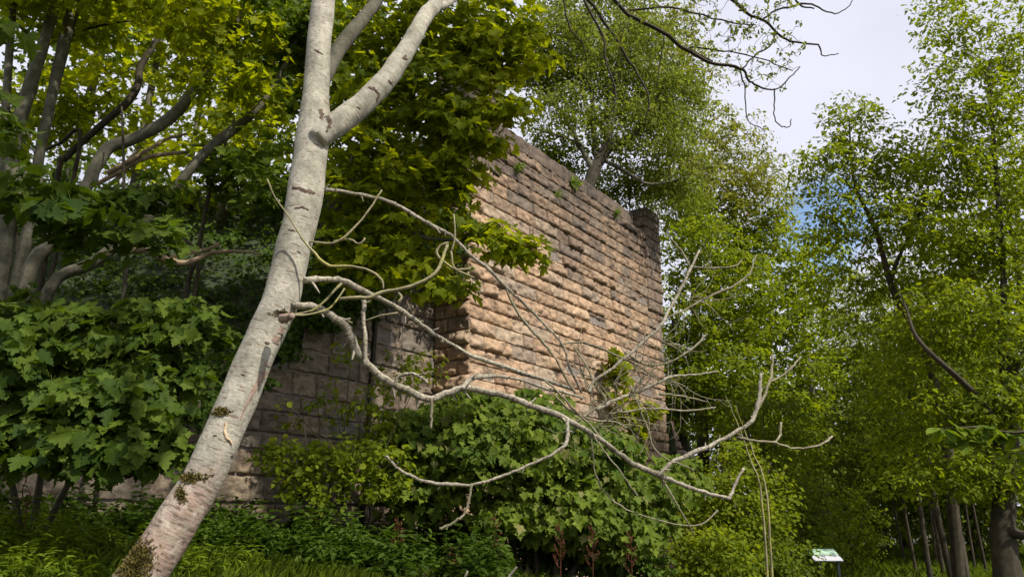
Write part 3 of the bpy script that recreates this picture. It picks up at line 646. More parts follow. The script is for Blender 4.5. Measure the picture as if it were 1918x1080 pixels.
for pts, a, b in ov:
    W_, R_ = pl(pts, a, b); R_ = R_*.62; W_[1:] += rng.normal(0, .012, (len(W_)-1, 3)); p, r = tube(om, W_, R_, 6, 4, .004, .1); nodes += list(p[::2])
ends = blob_clusters([(1440, 60, 5.2, 90, 70, .4), (1430, 120, 5.2, 80, 60, .3), (1240, 60, 5, 120, 70, .4), (1130, 100, 4.8, 70, 110, .3), (1380, 20, 5.1, 120, 40, .4)], 330)
grow(om, ends, nodes, .0015, .006, 4, 1., -.15)
om.build('overhead_bough', M['dark_bark'], tree)
sub = ends[rng.random(len(ends)) < .6]
pos, nn, dd, sz = cluster_leaves(sub, 6, .022, .036, 1.0, .2, .25, -.3); leaves('young_leaves', T_OVATE, pos, nn, dd, sz*.9, M['ovate_grey'], tree)
# crown high above the picture (it shades the left half of the scene)
cr = np.concatenate([world_clusters((-1.8, 3.2, 10.2), (3.4, 3.4, 1.6), 260), world_clusters((1.8, 6.2, 11.6), (2.6, 2.6, 1.3), 110), world_clusters((-4.5, 5.5, 11.5), (3, 3, 1.5), 150)])
cm = MB(); grow(cm, cr, [tp[-1], tp[-1]+[0, 0, 1.5], tp[-1]+[-.5, .6, 3]] , .006, .05, 4); tube(cm, [tp[-1], tp[-1]+[0, 0, 1.5], tp[-1]+[-.5, .6, 3]], [tr_[-1], .04, .02], 8, 3); cm.build('upper_limbs', M['pale_bark'], tree)
pos, nn, dd, sz = cluster_leaves(cr, 26, .5, .13, .5); leaves('crown', T_OVATE, pos, nn, dd, sz, M['ovate'], tree)

# ------------------------------------------------------------------ generic tree / shrub builder
def plant(name, label, cat, base, stems, blobs, ncl, per, crad, lsize, T, lmat, bmat, group=None, grow_frac=.6, extra=None, tipr=.004, maxr=.05, sides=3, up=.9, flat=.45, stem_name='trunk', droop=.3, stem_sides=9, sub=4, tilt=1.):
    """stems: list of ([(px,py,rpx)..],Y0,Y1) or world ([(x,y,z,r)..],) ; blobs in pixels with depth"""
    o = empty(name, base, label, cat, group); nodes = []; ids = []; mbs = []
    for k_, st in enumerate(stems):
        if len(st) == 3: W_, R_ = pl(*st)
        else: W_ = np.array([q[:3] for q in st[0]]); R_ = np.array([q[3] for q in st[0]])
        mb = MB(); p, r = tube(mb, W_, R_, stem_sides+(5 if max(R_) > .2 else 0), sub, 0, .2 if max(R_) > .09 else .12); mbs.append(mb); nodes += list(p[1:]); ids += [k_]*(len(p)-1)
    cs = blob_clusters(blobs, ncl) if blobs else np.zeros((0, 3))
    if extra is not None: cs = np.concatenate([cs, extra])
    if grow_frac > 0 and mbs: grow(mbs, cs, nodes, tipr, maxr, sides, grow_frac, ids=np.array(ids))
    for mb in mbs: mb.build(stem_name, M[bmat], o)
    pos, nn, dd, sz = cluster_leaves(cs, per, crad, lsize, flat, up, .36, droop, tilt)
    leaves('crown' if cat == 'tree' else 'foliage', T, pos, nn, dd, sz, M[lmat], o)
    return o
def gpt(px, py, Y):
    p = P(px, py, Y); p[2] = ground(p[0], p[1]); return p
def upfrom(g, p, r0=None):               # root point under p
    return g

# ---- the sycamore in front of the abutment corner (yellow-green, sunlit)
b0 = gpt(610, 480, 13.2)
top1 = P(690, 260, 10.6)
plant('sycamore_tree', 'bright yellow-green sycamore leaning over the left corner of the stone abutment', 'tree', b0,
      [([tuple(b0-[0, 0, .1])+(.16,), tuple(P(620, 400, 10.9))+(.13,), tuple(top1)+(.10,), tuple(P(760, 80, 10.2))+(.07,), tuple(P(800, -120, 10))+(.04,)],),
       ([tuple(P(625, 390, 10.9))+(.07,), tuple(P(720, 330, 10.0))+(.05,), tuple(P(830, 300, 9.4))+(.03,), tuple(P(920, 250, 9.2))+(.015,)],),
       ([tuple(P(690, 370, 10.4))+(.05,), tuple(P(780, 440, 9.7))+(.03,), tuple(P(880, 450, 9.3))+(.02,), tuple(P(985, 470, 9.2))+(.008,)],)],
      [(760, 40, 10, 200, 130, 1.3), (890, 60, 9.8, 130, 110, 1.0), (700, 200, 10, 130, 130, 1.2), (830, 190, 9.6, 120, 95, 1.0), (930, 110, 9.5, 85, 60, .6), (960, 200, 9.3, 40, 40, .3),
       (740, 370, 9.8, 135, 120, 1.0), (850, 290, 9.4, 75, 70, .6), (900, 240, 9.3, 45, 55, .4), (660, 460, 9.8, 70, 80, .7), (770, 500, 9.6, 95, 55, .6), (845, 540, 9.4, 42, 24, .3), (950, 455, 9.2, 62, 34, .35), (985, 480, 9.2, 22, 25, .2), (905, 425, 9.3, 40, 25, .3), (850, 370, 9.4, 32, 60, .3), (1005, 120, 9.3, 26, 20, .2)],
      1000, 12, .25, .115, T_MAPLE_S, 'maple', 'grey_bark', tipr=.004, maxr=.035, flat=.35, tilt=1.8, droop=.6)
# dark ivy-clad backing between it and the bank
bi = gpt(700, 560, 12.2)
plant('ivy_shrub', 'dark glossy ivy mass hanging over the wing wall left of the abutment', 'shrub', bi, [([tuple(bi)+(.05,), tuple(P(720, 420, 12.3))+(.04,), tuple(P(760, 300, 12.4))+(.02,)],)],
      [(690, 430, 12.0, 150, 150, .5), (800, 350, 12.6, 90, 170, .4), (640, 560, 11.3, 90, 50, .3), (830, 480, 12.9, 40, 90, .25), (590, 590, 10.9, 60, 40, .25, 1.2), (520, 650, 10.4, 50, 35, .2), (450, 690, 10.0, 70, 40, .2), (400, 735, 9.6, 50, 35, .2), (360, 770, 9.3, 50, 30, .2), (680, 540, 11.8, 50, 35, .2)], 560, 26, .22, .07, T_ROUND, 'ivy', 'dark_bark', grow_frac=.2, stem_name='stem', up=.4)

# ---- woodland on the bank at the left
def wtree(label, px, py, Y, stems, blobs, n, per, crad, ls, T, lm, bm, group='woodland trees on the bank at the left', **k):
    b = gpt(px, py, Y); st = []
    for s in stems:
        pts, a, c = s; W_, R_ = pl(pts, a, c); R_ = R_*.64
        st.append(([tuple(b-[0, 0, .1])+(R_[0]*1.15,)]+[tuple(w)+(r,) for w, r in zip(W_, R_)],))
    return plant('woodland_tree', label, 'tree', b, st, blobs, n, per, crad, ls, T, lm, bm, group, **k)
wtree('pale many-stemmed tree at the far left edge above the wing wall', 20, 540, 9.0,
      [([(12, 420, 13), (6, 300, 12), (12, 180, 11), (22, 40, 10), (40, -120, 8)], 9, 9.2), ([(18, 360, 22), (26, 265, 20), (55, 165, 18), (85, 70, 15), (112, -20, 12), (140, -150, 8)], 9, 9.3), ([(60, 400, 16), (72, 300, 15), (95, 190, 14), (118, 90, 17), (143, -10, 16), (160, -130, 10)], 9.1, 9.6)],
      [(60, -40, 9, 150, 90, 1.5), (150, 10, 9.5, 120, 60, 1, .7)], 135, 13, .33, .105, T_MAPLE_S, 'maple', 'grey_bark')
wtree('thick grey trunk rising and bending right through the left thicket', 40, 560, 8.6,
      [([(52, 520, 22), (95, 455, 21), (125, 400, 20), (165, 345, 18), (185, 300, 17), (205, 277, 17), (245, 262, 17), (300, 235, 17), (335, 205, 16), (362, 170, 15), (395, 135, 12), (440, 60, 9), (470, -60, 6)], 8.6, 9.3)],
      [(400, 60, 9, 130, 90, 1.0, .8), (300, -50, 9, 200, 60, 1.2, .9), (450, 160, 9, 90, 70, .7, .5)], 195, 13, .31, .105, T_MAPLE_S, 'maple', 'grey_bark')
wtree('long low trunk slanting up to the right behind the leaning tree', 75, 565, 8.9,
      [([(90, 545, 17), (175, 492, 18), (240, 440, 17), (300, 388, 15), (350, 325, 14), (395, 275, 15), (440, 240, 14), (490, 195, 10), (540, 110, 7), (600, -20, 5)], 8.9, 9.6)],
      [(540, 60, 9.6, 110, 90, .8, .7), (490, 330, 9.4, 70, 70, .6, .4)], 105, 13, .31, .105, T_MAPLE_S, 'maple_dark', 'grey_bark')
wtree('dark crooked stem against the bright gap of sky at upper left', 105, 420, 10.2,
      [([(108, 330, 8), (120, 300, 9), (150, 270, 9), (200, 225, 10), (240, 190, 11), (258, 160, 11), (263, 125, 10), (285, 90, 9), (300, 60, 9), (303, 20, 8), (320, -60, 6)], 10.2, 10.8),
       ([(150, 272, 6), (110, 270, 5), (70, 290, 4)], 10.2, 10.2), ([(15, 95, 4), (70, 75, 5), (130, 62, 5), (190, 48, 4), (240, 40, 3), (290, 42, 3)], 9.2, 10.2)],
      [(300, 10, 11, 160, 60, 1.2, .8), (170, 170, 11.5, 120, 90, 1, .7), (420, 230, 11.5, 110, 70, 1, .6), (60, 220, 11, 90, 80, 1, .7)], 225, 13, .36, .11, T_MAPLE_S, 'maple', 'dark_bark')
wtree('slender leaning sapling beside the fallen pale sticks', 345, 560, 10.4,
      [([(352, 530, 8), (370, 480, 7), (378, 430, 6), (388, 380, 5.5), (400, 330, 5), (415, 290, 4), (440, 220, 3)], 10.4, 10.8), ([(372, 500, 6), (340, 440, 3), (330, 380, 2)], 10.4, 10.4)],
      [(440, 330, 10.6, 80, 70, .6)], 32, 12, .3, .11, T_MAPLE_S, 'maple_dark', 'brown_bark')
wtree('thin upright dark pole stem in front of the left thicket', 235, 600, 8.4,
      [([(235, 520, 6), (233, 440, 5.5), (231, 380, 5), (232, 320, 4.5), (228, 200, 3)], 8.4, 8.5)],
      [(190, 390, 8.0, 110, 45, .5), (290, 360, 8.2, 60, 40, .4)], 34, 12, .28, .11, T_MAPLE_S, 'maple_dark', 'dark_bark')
# further woodland: more trunks up the slope
BG = []
for i, (px, py, Y, lean, h, lm, sc) in enumerate([(420, 330, 15, .1, 8, 'maple', 1.), (500, 330, 17, -.05, 9, 'ovate', 1.), (250, 360, 17, .0, 8.5, 'maple', .75), (120, 380, 16, .05, 9.5, 'ovate', 1.1), (560, 300, 14.5, .05, 8, 'maple_dark', 1.), (30, 380, 14, -.05, 9, 'maple_dark', 1.), (350, 350, 20, .0, 9, 'ovate', .7), (470, 300, 22, .1, 12, 'maple', 1.1)]):
    b = gpt(px, py, Y); tip = b+np.array([lean*h, 0, h])
    cs = np.concatenate([world_clusters(b+[lean*h*.7, 0, h*.66], (2.0*sc, 1.9*sc, h*.36), int(150*sc)), world_clusters(b+[0, 0, 1.5], (1.8, 1.5, 1.0), 36)])
    plant('woodland_tree', ['slim background sycamore just left of the leaning trunk', 'pale-green background tree behind the leaning trunk', 'thin-crowned tree below the sky gap', 'bushy background tree behind the many-stemmed tree', 'dark-leaved background tree right of the leaning trunk', 'dark-leaved background tree at the left edge', 'distant light-green tree behind the sky gap', 'tallest background sycamore behind the fork of the leaning tree'][i], 'tree', b,
          [([tuple(b-[0, 0, .2])+(.13,), tuple(b+[lean*h*.3, 0, h*.3])+(.10,), tuple(b+[lean*h*.6, .1, h*.6])+(.07,), tuple(tip)+(.02,)],)], [], 0, 13, .45, .16, T_MAPLE_S if 'maple' in lm else T_OVATE, lm, 'grey_bark', 'woodland trees further up the bank', extra=cs, grow_frac=.35)
# ---- ground plants on the bank (stuff)
def scatter(n, fn):
    out = []
    while len(out) < n:
        p = fn()
        if p is not None: out.append(p)
    return np.array(out)
def bankpt():
    u = rng.uniform(-11, 2); v = S_+.35+rng.uniform(0, 1)**1.4*10; q = world(u, v, 0); q[2] = bank(u, v)+rng.uniform(.02, .35); return q
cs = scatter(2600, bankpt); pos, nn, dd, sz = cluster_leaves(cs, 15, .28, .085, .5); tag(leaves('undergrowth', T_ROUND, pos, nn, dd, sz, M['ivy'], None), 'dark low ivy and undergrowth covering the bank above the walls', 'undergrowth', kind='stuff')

# ---- fallen pale sticks, cut log
def stick(name, label, cat, pts, Y0, Y1, mat, group=None):
    W_, R_ = pl(pts, Y0, Y1); mb = MB(); tube(mb, W_, R_, 8, 4, .003, .2); o = mb.build(name, M[mat]); return tag(o, label, cat, group)
stick('fallen_branch', 'pale curved fallen branch lying across the bank at the left', 'branch', [(215, 482, 5), (235, 472, 6), (270, 468, 7), (300, 480, 7), (325, 490, 7), (350, 492, 6), (400, 474, 4), (450, 470, 3), (490, 476, 2)], 9.6, 10, 'dry_wood')
stick('fallen_branch', 'thin pale fallen branch crossing above the curved one', 'branch', [(310, 484, 4), (350, 474, 4), (385, 468, 4), (412, 456, 3)], 9.8, 9.9, 'dry_wood')
for i, (pts, nm) in enumerate([([(180, 345, 4), (230, 318, 5), (260, 300, 5), (300, 290, 4), (350, 285, 3)], 'lowest broken pale bough caught below the bent grey trunk'), ([(200, 325, 4), (245, 300, 4), (270, 285, 4), (310, 262, 3), (350, 250, 2)], 'middle broken pale bough caught below the bent grey trunk'), ([(190, 355, 3), (225, 330, 4), (240, 300, 3), (262, 280, 2)], 'steepest broken pale bough caught below the bent grey trunk')]):
    stick('broken_bough', nm, 'branch', pts, 9.5, 10.0, 'dry_wood', 'broken pale boughs')
lg = empty('cut_log', P(357, 730, 6.6), 'short upright length of cut pale log poking from the leaves above the wing wall', 'log')
W_, R_ = pl([(346, 668, 10), (350, 700, 11), (358, 735, 13), (363, 761, 13)], 6.8, 6.6); mb = MB(); tube(mb, W_, R_, 14, 4, 0, .06); mb.build('bark', M['pale_bark'], lg)
mb = MB(); d_ = W_[-1]-W_[-2]; d_ /= np.linalg.norm(d_); tube(mb, [W_[-1]-d_*.02, W_[-1]+d_*.006], [R_[-1]*.95, R_[-1]*.9], 14, 1); mb.build('cut_end', M['cutwood'], lg)

# ---- near sycamore shrub at lower left
b = gpt(60, 1000, 6.4)
plant('sycamore_shrub', 'dense sycamore shrub with large drooping lobed leaves at the lower left', 'shrub', b,
      [([tuple(b)+(.03,), tuple(P(90, 800, 6.2))+(.025,), tuple(P(110, 620, 6.0))+(.012,)],), ([tuple(b)+(.03,), tuple(P(200, 780, 6.1))+(.02,), tuple(P(300, 700, 5.9))+(.01,)],), ([tuple(b)+(.03,), tuple(P(0, 800, 6.1))+(.02,), tuple(P(-60, 640, 5.9))+(.01,)],)],
      [(60, 700, 5.5, 130, 120, .6), (200, 780, 5.4, 120, 90, .5), (60, 600, 5.8, 130, 60, .5), (220, 640, 5.7, 130, 70, .5), (330, 600, 6.0, 90, 50, .4), (20, 820, 5.3, 70, 60, .3), (140, 850, 5.2, 90, 40, .3), (280, 840, 5.3, 60, 50, .3), (390, 630, 6.2, 45, 28, .3), (330, 720, 6.0, 50, 50, .3)],
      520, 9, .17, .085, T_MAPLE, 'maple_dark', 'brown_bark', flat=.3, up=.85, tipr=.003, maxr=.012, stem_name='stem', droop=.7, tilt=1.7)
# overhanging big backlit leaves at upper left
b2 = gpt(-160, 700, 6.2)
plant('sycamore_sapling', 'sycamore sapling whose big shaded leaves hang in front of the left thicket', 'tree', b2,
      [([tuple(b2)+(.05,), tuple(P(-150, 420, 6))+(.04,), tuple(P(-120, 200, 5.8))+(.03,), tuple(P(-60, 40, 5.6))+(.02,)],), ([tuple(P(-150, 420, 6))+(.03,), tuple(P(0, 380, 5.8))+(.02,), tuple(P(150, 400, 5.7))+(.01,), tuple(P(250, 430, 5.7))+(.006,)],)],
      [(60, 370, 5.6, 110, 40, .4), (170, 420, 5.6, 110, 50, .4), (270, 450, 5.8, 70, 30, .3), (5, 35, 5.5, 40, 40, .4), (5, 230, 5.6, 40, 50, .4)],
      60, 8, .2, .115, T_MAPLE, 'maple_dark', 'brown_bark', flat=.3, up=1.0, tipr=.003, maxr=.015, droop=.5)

# ---- shrub at the foot of the abutment
b = gpt(990, 1040, 11.0)
plant('sycamore_bush', 'wide dense sycamore bush covering the foot of the abutment', 'shrub', b,
      [([tuple(b+[dx*.3, 0, 0])+(.035,), tuple(P(px, 900, 11.2))+(.025,), tuple(P(px+dx*20, 790, 11.2))+(.012,)],) for px, dx in ((830, -1), (920, 0), (1000, .4), (1080, 1), (1170, 1.5))],
      [(800, 830, 11.1, 95, 90, .7), (900, 850, 10.8, 110, 105, .8), (880, 770, 11.6, 90, 45, .5), (1000, 850, 10.8, 110, 100, .8), (1000, 770, 11.5, 80, 45, .4), (1100, 880, 11.0, 110, 95, .8), (1060, 960, 10.6, 100, 60, .6), (1190, 930, 11.6, 95, 80, .7), (780, 920, 10.8, 80, 55, .5), (1270, 890, 13, 60, 45, .5), (1150, 1000, 10.8, 90, 40, .5), (950, 960, 10.5, 70, 30, .4)],
      1900, 9, .20, .100, T_MAPLE_S, 'maple_base', 'brown_bark', flat=.35, up=.8, tipr=.003, maxr=.02, stem_name='stem', droop=.9, tilt=2.2)
for (px, py, Y, w, h, n, lb) in [(860, 1000, 12.0, 95, 40, 130, 'low shaded growth under the left of the sycamore bush'), (1010, 1040, 11.4, 105, 45, 170, 'low shaded growth under the middle of the sycamore bush'), (1160, 1050, 11.6, 100, 45, 170, 'low shaded growth under the right of the sycamore bush')]:
    q0 = gpt(px, 1060, Y)
    plant('bramble', lb, 'bramble', q0, [([tuple(q0)+(.012,), tuple(P(px+dx, py, Y))+(.008,), tuple(P(px+dx*1.6, py-h, Y))+(.004,)],) for dx in (-40, -15, 10, 35)], [(px, py, Y, w, h, .3)], n, 12, .2, .08, T_ROUND, 'ivy', 'brown_bark', 'brambles at the foot of the bush', stem_name='stem')
for (px, py, Y, w, h, n, lb) in [(1155, 700, 16.6, 22, 45, 26, 'narrow leafy shoot climbing the middle of the abutment face'), (1190, 790, 17.0, 45, 50, 40, 'leafy climber on the lower right of the abutment face')]:
    q0 = P(px, py+100, Y)
    plant('climbing_plant', lb, 'climber', q0, [([tuple(q0)+(.02,), tuple(P(px, py, Y))+(.012,), tuple(P(px, py-h, Y))+(.006,)],)], [(px, py, Y, w, h, .12)], n, 12, .2, .13, T_MAPLE_S, 'maple', 'brown_bark', stem_name='stem')
# hazel-like shrub in front of the wing wall
b = gpt(640, 1000, 10.2)
plant('leafy_shrub', 'loose twiggy shrub with small light leaves before the wing wall', 'shrub', b,
      [([tuple(gpt(px0, 985, 10.2))+(.014,), tuple(P(px1, 850, 10.1))+(.009,), tuple(P(px2, py2, 10.2))+(.004,)],) for px0, px1, px2, py2 in ((585, 575, 560, 730), (600, 600, 590, 700), (620, 640, 660, 640), (640, 660, 700, 700), (660, 690, 740, 720), (630, 610, 540, 760), (650, 640, 630, 760), (680, 720, 770, 740), (600, 560, 500, 830))],
      [(560, 880, 9.9, 70, 50, .4, .8), (640, 860, 10, 65, 50, .4), (620, 760, 10.3, 40, 60, .3, .25), (545, 780, 10.2, 25, 50, .3, .2), (700, 780, 10.4, 60, 60, .4, .7), (740, 700, 10.8, 60, 45, .3, .4), (660, 660, 10.7, 40, 40, .3, .3), (520, 850, 9.8, 35, 30, .3), (700, 880, 10.0, 70, 55, .5), (790, 690, 11.3, 50, 35, .2, .4), (600, 930, 9.9, 60, 35, .3, .5)],
      340, 10, .16, .068, T_ROUND, 'ovate', 'brown_bark', flat=.6, up=.8, tipr=.0022, maxr=.008, stem_name='stem', grow_frac=.8)

# ---- tree growing out of the abutment top
tb = world(4.75, .9, HT-.3)
b = tb
bend = P(1125, 285, 17.8)
gn = empty('gnarled_tree', tb, 'gnarled dark-trunked tree growing from the top of the abutment', 'tree')
segs = [([(1100, 352, 17), (1112, 320, 15), (1128, 292, 13), (1150, 270, 11), (1180, 262, 8), (1215, 225, 6), (1250, 150, 4)], 17.6, 18.2), ([(1128, 292, 10), (1140, 250, 9), (1150, 190, 8), (1160, 120, 6), (1180, 30, 4)], 17.8, 18.5), ([(1112, 318, 8), (1095, 290, 6), (1075, 250, 5), (1050, 210, 4), (1010, 170, 3)], 17.6, 18),
        ([(1118, 300, 6), (1112, 250, 6), (1108, 180, 5), (1095, 90, 4)], 17.8, 18.6), ([(1090, 270, 4), (1050, 255, 3), (1000, 240, 2)], 17.6, 17.4), ([(1130, 300, 5), (1170, 320, 4), (1220, 345, 3), (1290, 330, 2)], 17.8, 18)]
nodes = []; gms = []; gid = []
for i, (pts, a, c) in enumerate(segs):
    W_, R_ = pl(pts, a, c)
    if i == 0: W_ = np.vstack([[tb-[0, 0, .3]], W_]); R_ = np.concatenate([[R_[0]*1.2], R_])
    R_ = R_*.8; mb = MB(); p, r = tube(mb, W_, R_, 10, 4, .01, .25); gms.append((mb, 'trunk' if i == 0 else 'limb', 'dark_bark' if i < 1 else 'grey_bark')); nodes += list(p[2:]); gid += [i]*(len(p)-2)
cs = blob_clusters([(1090, 110, 18.4, 120, 120, 1.6), (1190, 130, 18.6, 110, 120, 1.6), (1060, 220, 17.8, 80, 70, .9, .6), (1190, 250, 18.2, 100, 80, 1.2), (1260, 200, 19, 80, 80, 1.2, .8), (1270, 330, 18.6, 90, 60, .9, .7), (1120, 10, 18.8, 130, 70, 1.5), (1020, 90, 18.4, 80, 90, 1.2)], 1150)
grow([g_[0] for g_ in gms], cs, nodes, .005, .035, 3, 1.0, ids=np.array(gid))
for g_, nm, bk in gms: g_.build(nm, M[bk], gn)
sel = cs[rng.random(len(cs)) < .95]
pos, nn, dd, sz = cluster_leaves(sel, 36, .42, .10, .7, .5); leaves('crown', T_OVATE, pos, nn, dd, sz, M['ovate_grey'], gn)
mb = MB(); nodes = [P(1195, 400, 18.6)]; cs = blob_clusters([(1190, 405, 18.4, 50, 25, .5)], 30); grow(mb, cs, [P(1190, 385, 18.3)], .004, .03, 4); mb.build('exposed_root', M['brown_bark'], gn)

for px, py, Yx, rx, ry, lm, n, lb in [(1040, 300, 18.5, 75, 45, 'ovate_deep', 150, 'leafy shrub on top of the abutment left of the gnarled trunk'), (1170, 350, 19.5, 80, 40, 'ovate', 170, 'leafy shrub on top of the abutment right of the gnarled trunk'), (1290, 400, 22, 50, 60, 'ovate_deep', 130, 'dark shrub hanging past the right end of the abutment top')]:
    q = P(px, py, Yx); q[2] = ground(q[0], q[1])
    plant('elder_shrub', lb, 'shrub', q, [([tuple(q)+(.04,), tuple(P(px+8, py, Yx))+(.02,), tuple(P(px, py-ry*.6, Yx))+(.01,)],)], [(px, py, Yx, rx, ry, .9)], n, 18, .3, .10, T_OVATE, lm, 'dark_bark', 'shrubs on the abutment top', stem_name='stem')
# ---- trees beyond the abutment (centre and right), all as things
def bigtree(name, label, base, stems, blobs, n, per, cr_, ls, T, lm, bm, group='trees lining the right of the path', **k):
    return plant(name, label, 'tree', base, stems, blobs, n, per, cr_, ls, T, lm, bm, group, **k)
def sim(px, Y, h, r, lean=0., topy=None):
    b = gpt(px, 1060, Y); return b, ([tuple(b-[0, 0, .2])+(r,), tuple(b+[lean*h*.25, 0, h*.3])+(r*.8,), tuple(b+[lean*h*.6, 0, h*.62])+(r*.5,), tuple(b+[lean*h, 0, h])+(.02,)],)
b, st = sim(1330, 25, 11.5, .2, .02)
bigtree('ash_tree', 'olive-gold young-leaved tree rising just right of the abutment top', b, [st], [(1350, 280, 25, 95, 85, 2), (1270, 150, 25.5, 90, 100, 2), (1410, 380, 24.6, 80, 80, 1.8), (1300, 370, 24.6, 110, 100, 1.8), (1230, 50, 26, 90, 70, 2), (1440, 330, 25, 35, 45, 1.2, .6)], 1250, 20, .36, .115, T_OVATE, 'ovate_gold', 'brown_bark', grow_frac=.7)
b, st = sim(1300, 20.8, 7.6, .16, -.02)
bigtree('hawthorn_tree', 'dense bright-green tree filling the space beside the right edge of the abutment', b, [st], [(1310, 470, 21, 85, 80, 1.4), (1300, 600, 20.6, 70, 90, 1.2), (1380, 560, 21, 90, 110, 1.5), (1290, 730, 20.3, 60, 90, 1.0), (1360, 720, 20.3, 100, 90, 1.3)], 1000, 18, .30, .10, T_ROUND, 'ovate', 'dark_bark', grow_frac=.4)
b, st = sim(1440, 24, 9, .2)
bigtree('hawthorn_tree', 'deep-green rounded tree behind the dead branch tips', b, [st], [(1420, 520, 24.5, 110, 120, 2), (1480, 640, 24, 110, 130, 2), (1450, 800, 23, 120, 110, 1.8), (1520, 500, 25, 70, 80, 1.4), (1400, 430, 25, 90, 60, 1.5)], 1050, 18, .36, .125, T_ROUND, 'ovate', 'dark_bark', grow_frac=.4)
b, st = sim(1560, 27, 9.5, .2)
bigtree('willow_tree', 'pale silvery-green tree in the middle distance over the path', b, [st], [(1560, 600, 28, 90, 100, 2), (1600, 700, 28, 120, 110, 2.2), (1560, 830, 27, 120, 110, 2), (1650, 560, 29, 100, 80, 2, .7), (1640, 860, 28, 110, 100, 2)], 1050, 18, .4, .135, T_OVATE, 'ovate_grey', 'grey_bark', grow_frac=.4)
# right foreground-ish trees
b = gpt(1790, 1075, 15.5)
bigtree('wild_cherry_tree', 'slender dark-stemmed tree with an open crown against the sky right of centre', b,
        [([tuple(b-[0, 0, .2])+(.12,), tuple(P(1775, 850, 15.5))+(.10,), tuple(P(1740, 680, 15.4))+(.085,), tuple(P(1690, 580, 15.3))+(.07,), tuple(P(1668, 530, 15.2))+(.065,), tuple(P(1640, 430, 15))+(.05,), tuple(P(1600, 340, 15))+(.035,), tuple(P(1590, 220, 15))+(.015,)],),
         ([tuple(P(1668, 530, 15.2))+(.05,), tuple(P(1680, 490, 15.2))+(.04,), tuple(P(1730, 380, 15.4))+(.03,), tuple(P(1760, 250, 15.6))+(.012,)],)],
        [(1600, 230, 15, 60, 70, .8), (1560, 310, 15, 70, 60, .9), (1640, 300, 15.2, 90, 70, 1.), (1600, 400, 15, 80, 60, 1.), (1700, 420, 15.6, 100, 80, 1.2), (1600, 480, 15.5, 70, 60, 1, .7), (1690, 530, 15.5, 90, 60, 1), (1700, 640, 15.8, 80, 70, 1, .8), (1540, 420, 15.6, 50, 60, .9, .6), (1580, 560, 16.5, 80, 60, 1.2, .7), (1680, 340, 15.6, 90, 60, 1.), (1720, 280, 15.2, 70, 60, .9, .6), (1520, 330, 15, 50, 60, .9, .7), (1740, 400, 15, 60, 70, .9, .7)],
        1250, 11, .24, .095, T_OVATE, 'ovate', 'dark_bark', tipr=.004, maxr=.03, grow_frac=.8)
b = gpt(1885, 1078, 13.5)
R2 = bigtree('hornbeam_tree', 'big dark-trunked tree at the right edge with dense spreading crown', b,
        [([tuple(b-[0, 0, .2])+(.27,), tuple(P(1878, 1000, 13.5))+(.19,), tuple(P(1890, 860, 13.5))+(.16,), tuple(P(1888, 725, 13.5))+(.13,), tuple(P(1885, 700, 13.5))+(.11,), tuple(P(1876, 600, 13.5))+(.07,), tuple(P(1880, 520, 13.5))+(.06,), tuple(P(1870, 380, 13.6))+(.05,), tuple(P(1850, 120, 13.8))+(.03,)],),
         ([tuple(P(1888, 725, 13.5))+(.09,), tuple(P(1905, 680, 13.4))+(.075,), tuple(P(1925, 655, 13.3))+(.06,), tuple(P(1990, 560, 13.2))+(.04,)],),
         ([tuple(P(1890, 900, 13.5))+(.10,), tuple(P(1850, 770, 12.9))+(.06,), tuple(P(1800, 712, 12.7))+(.052,), tuple(P(1750, 668, 12.7))+(.045,), tuple(P(1715, 628, 12.9))+(.036,), tuple(P(1698, 580, 13.2))+(.024,), tuple(P(1680, 530, 13.6))+(.008,)],),
         ([tuple(P(1870, 980, 13.5))+(.12,), tuple(P(1925, 1000, 13.2))+(.08,), tuple(P(1990, 940, 13))+(.05,)],)],
        [(1860, 60, 13.8, 110, 90, 1.2), (1760, 30, 14, 60, 50, .8), (1840, 200, 13.8, 110, 90, 1.2), (1740, 150, 14, 55, 60, .7, .5), (1890, 330, 13.5, 110, 100, 1.2), (1780, 310, 14, 80, 70, .9), (1880, 480, 13.5, 110, 90, 1.2), (1780, 470, 14, 90, 80, 1.), (1860, 620, 13.2, 110, 80, 1.1), (1760, 600, 13.5, 90, 80, 1.), (1880, 760, 13, 100, 70, 1.), (1780, 760, 13.4, 90, 70, 1.), (1860, 880, 13, 100, 60, 1.), (1750, 890, 13.5, 100, 60, 1., .8), (1700, 400, 14, 60, 60, 1, .6), (1690, 700, 14, 70, 80, 1, .7), (1660, 830, 14.5, 60, 60, 1, .6), (1900, 200, 14.5, 100, 200, 1.5, .5)],
        2500, 11, .24, .095, T_OVATE, 'ovate', 'dark_bark', tipr=.004, maxr=.035, grow_frac=.7)
# small trunks standing under the canopy at lower right
poles = [(1742, 17.5, .10, .02, 'dark'), (1718, 21, .07, -.03, 'brown'), (1768, 20, .08, .01, 'brown'), (1785, 17.8, .13, -.06, 'brown'), (1808, 17.6, .15, .03, 'brown'), (1850, 21, .06, -.02, 'dark'), (1828, 23, .06, .04, 'dark'), (1700, 26, .07, -.05, 'dark'), (1670, 30, .08, .02, 'brown'), (1758, 25, .07, .05, 'brown'), (1900, 19, .12, -.03, 'dark')]
pl_lab = ['darkest straight trunk standing left of the lower right group', 'thin brown trunk just left of the dark straight one', 'thin brown trunk right of the dark straight one', 'stout brown trunk leaning left in the lower right group', 'stout brown trunk beside the leaning one, right of the pair', 'thin dark trunk left of the big right-edge tree', 'farther thin dark trunk between the stout pair and the right-edge tree', 'distant dark trunk at the end of the grass', 'most distant trunk beside the grassy path end', 'far brown trunk seen behind the darkest trunk', 'shaded trunk behind the big right-edge tree']
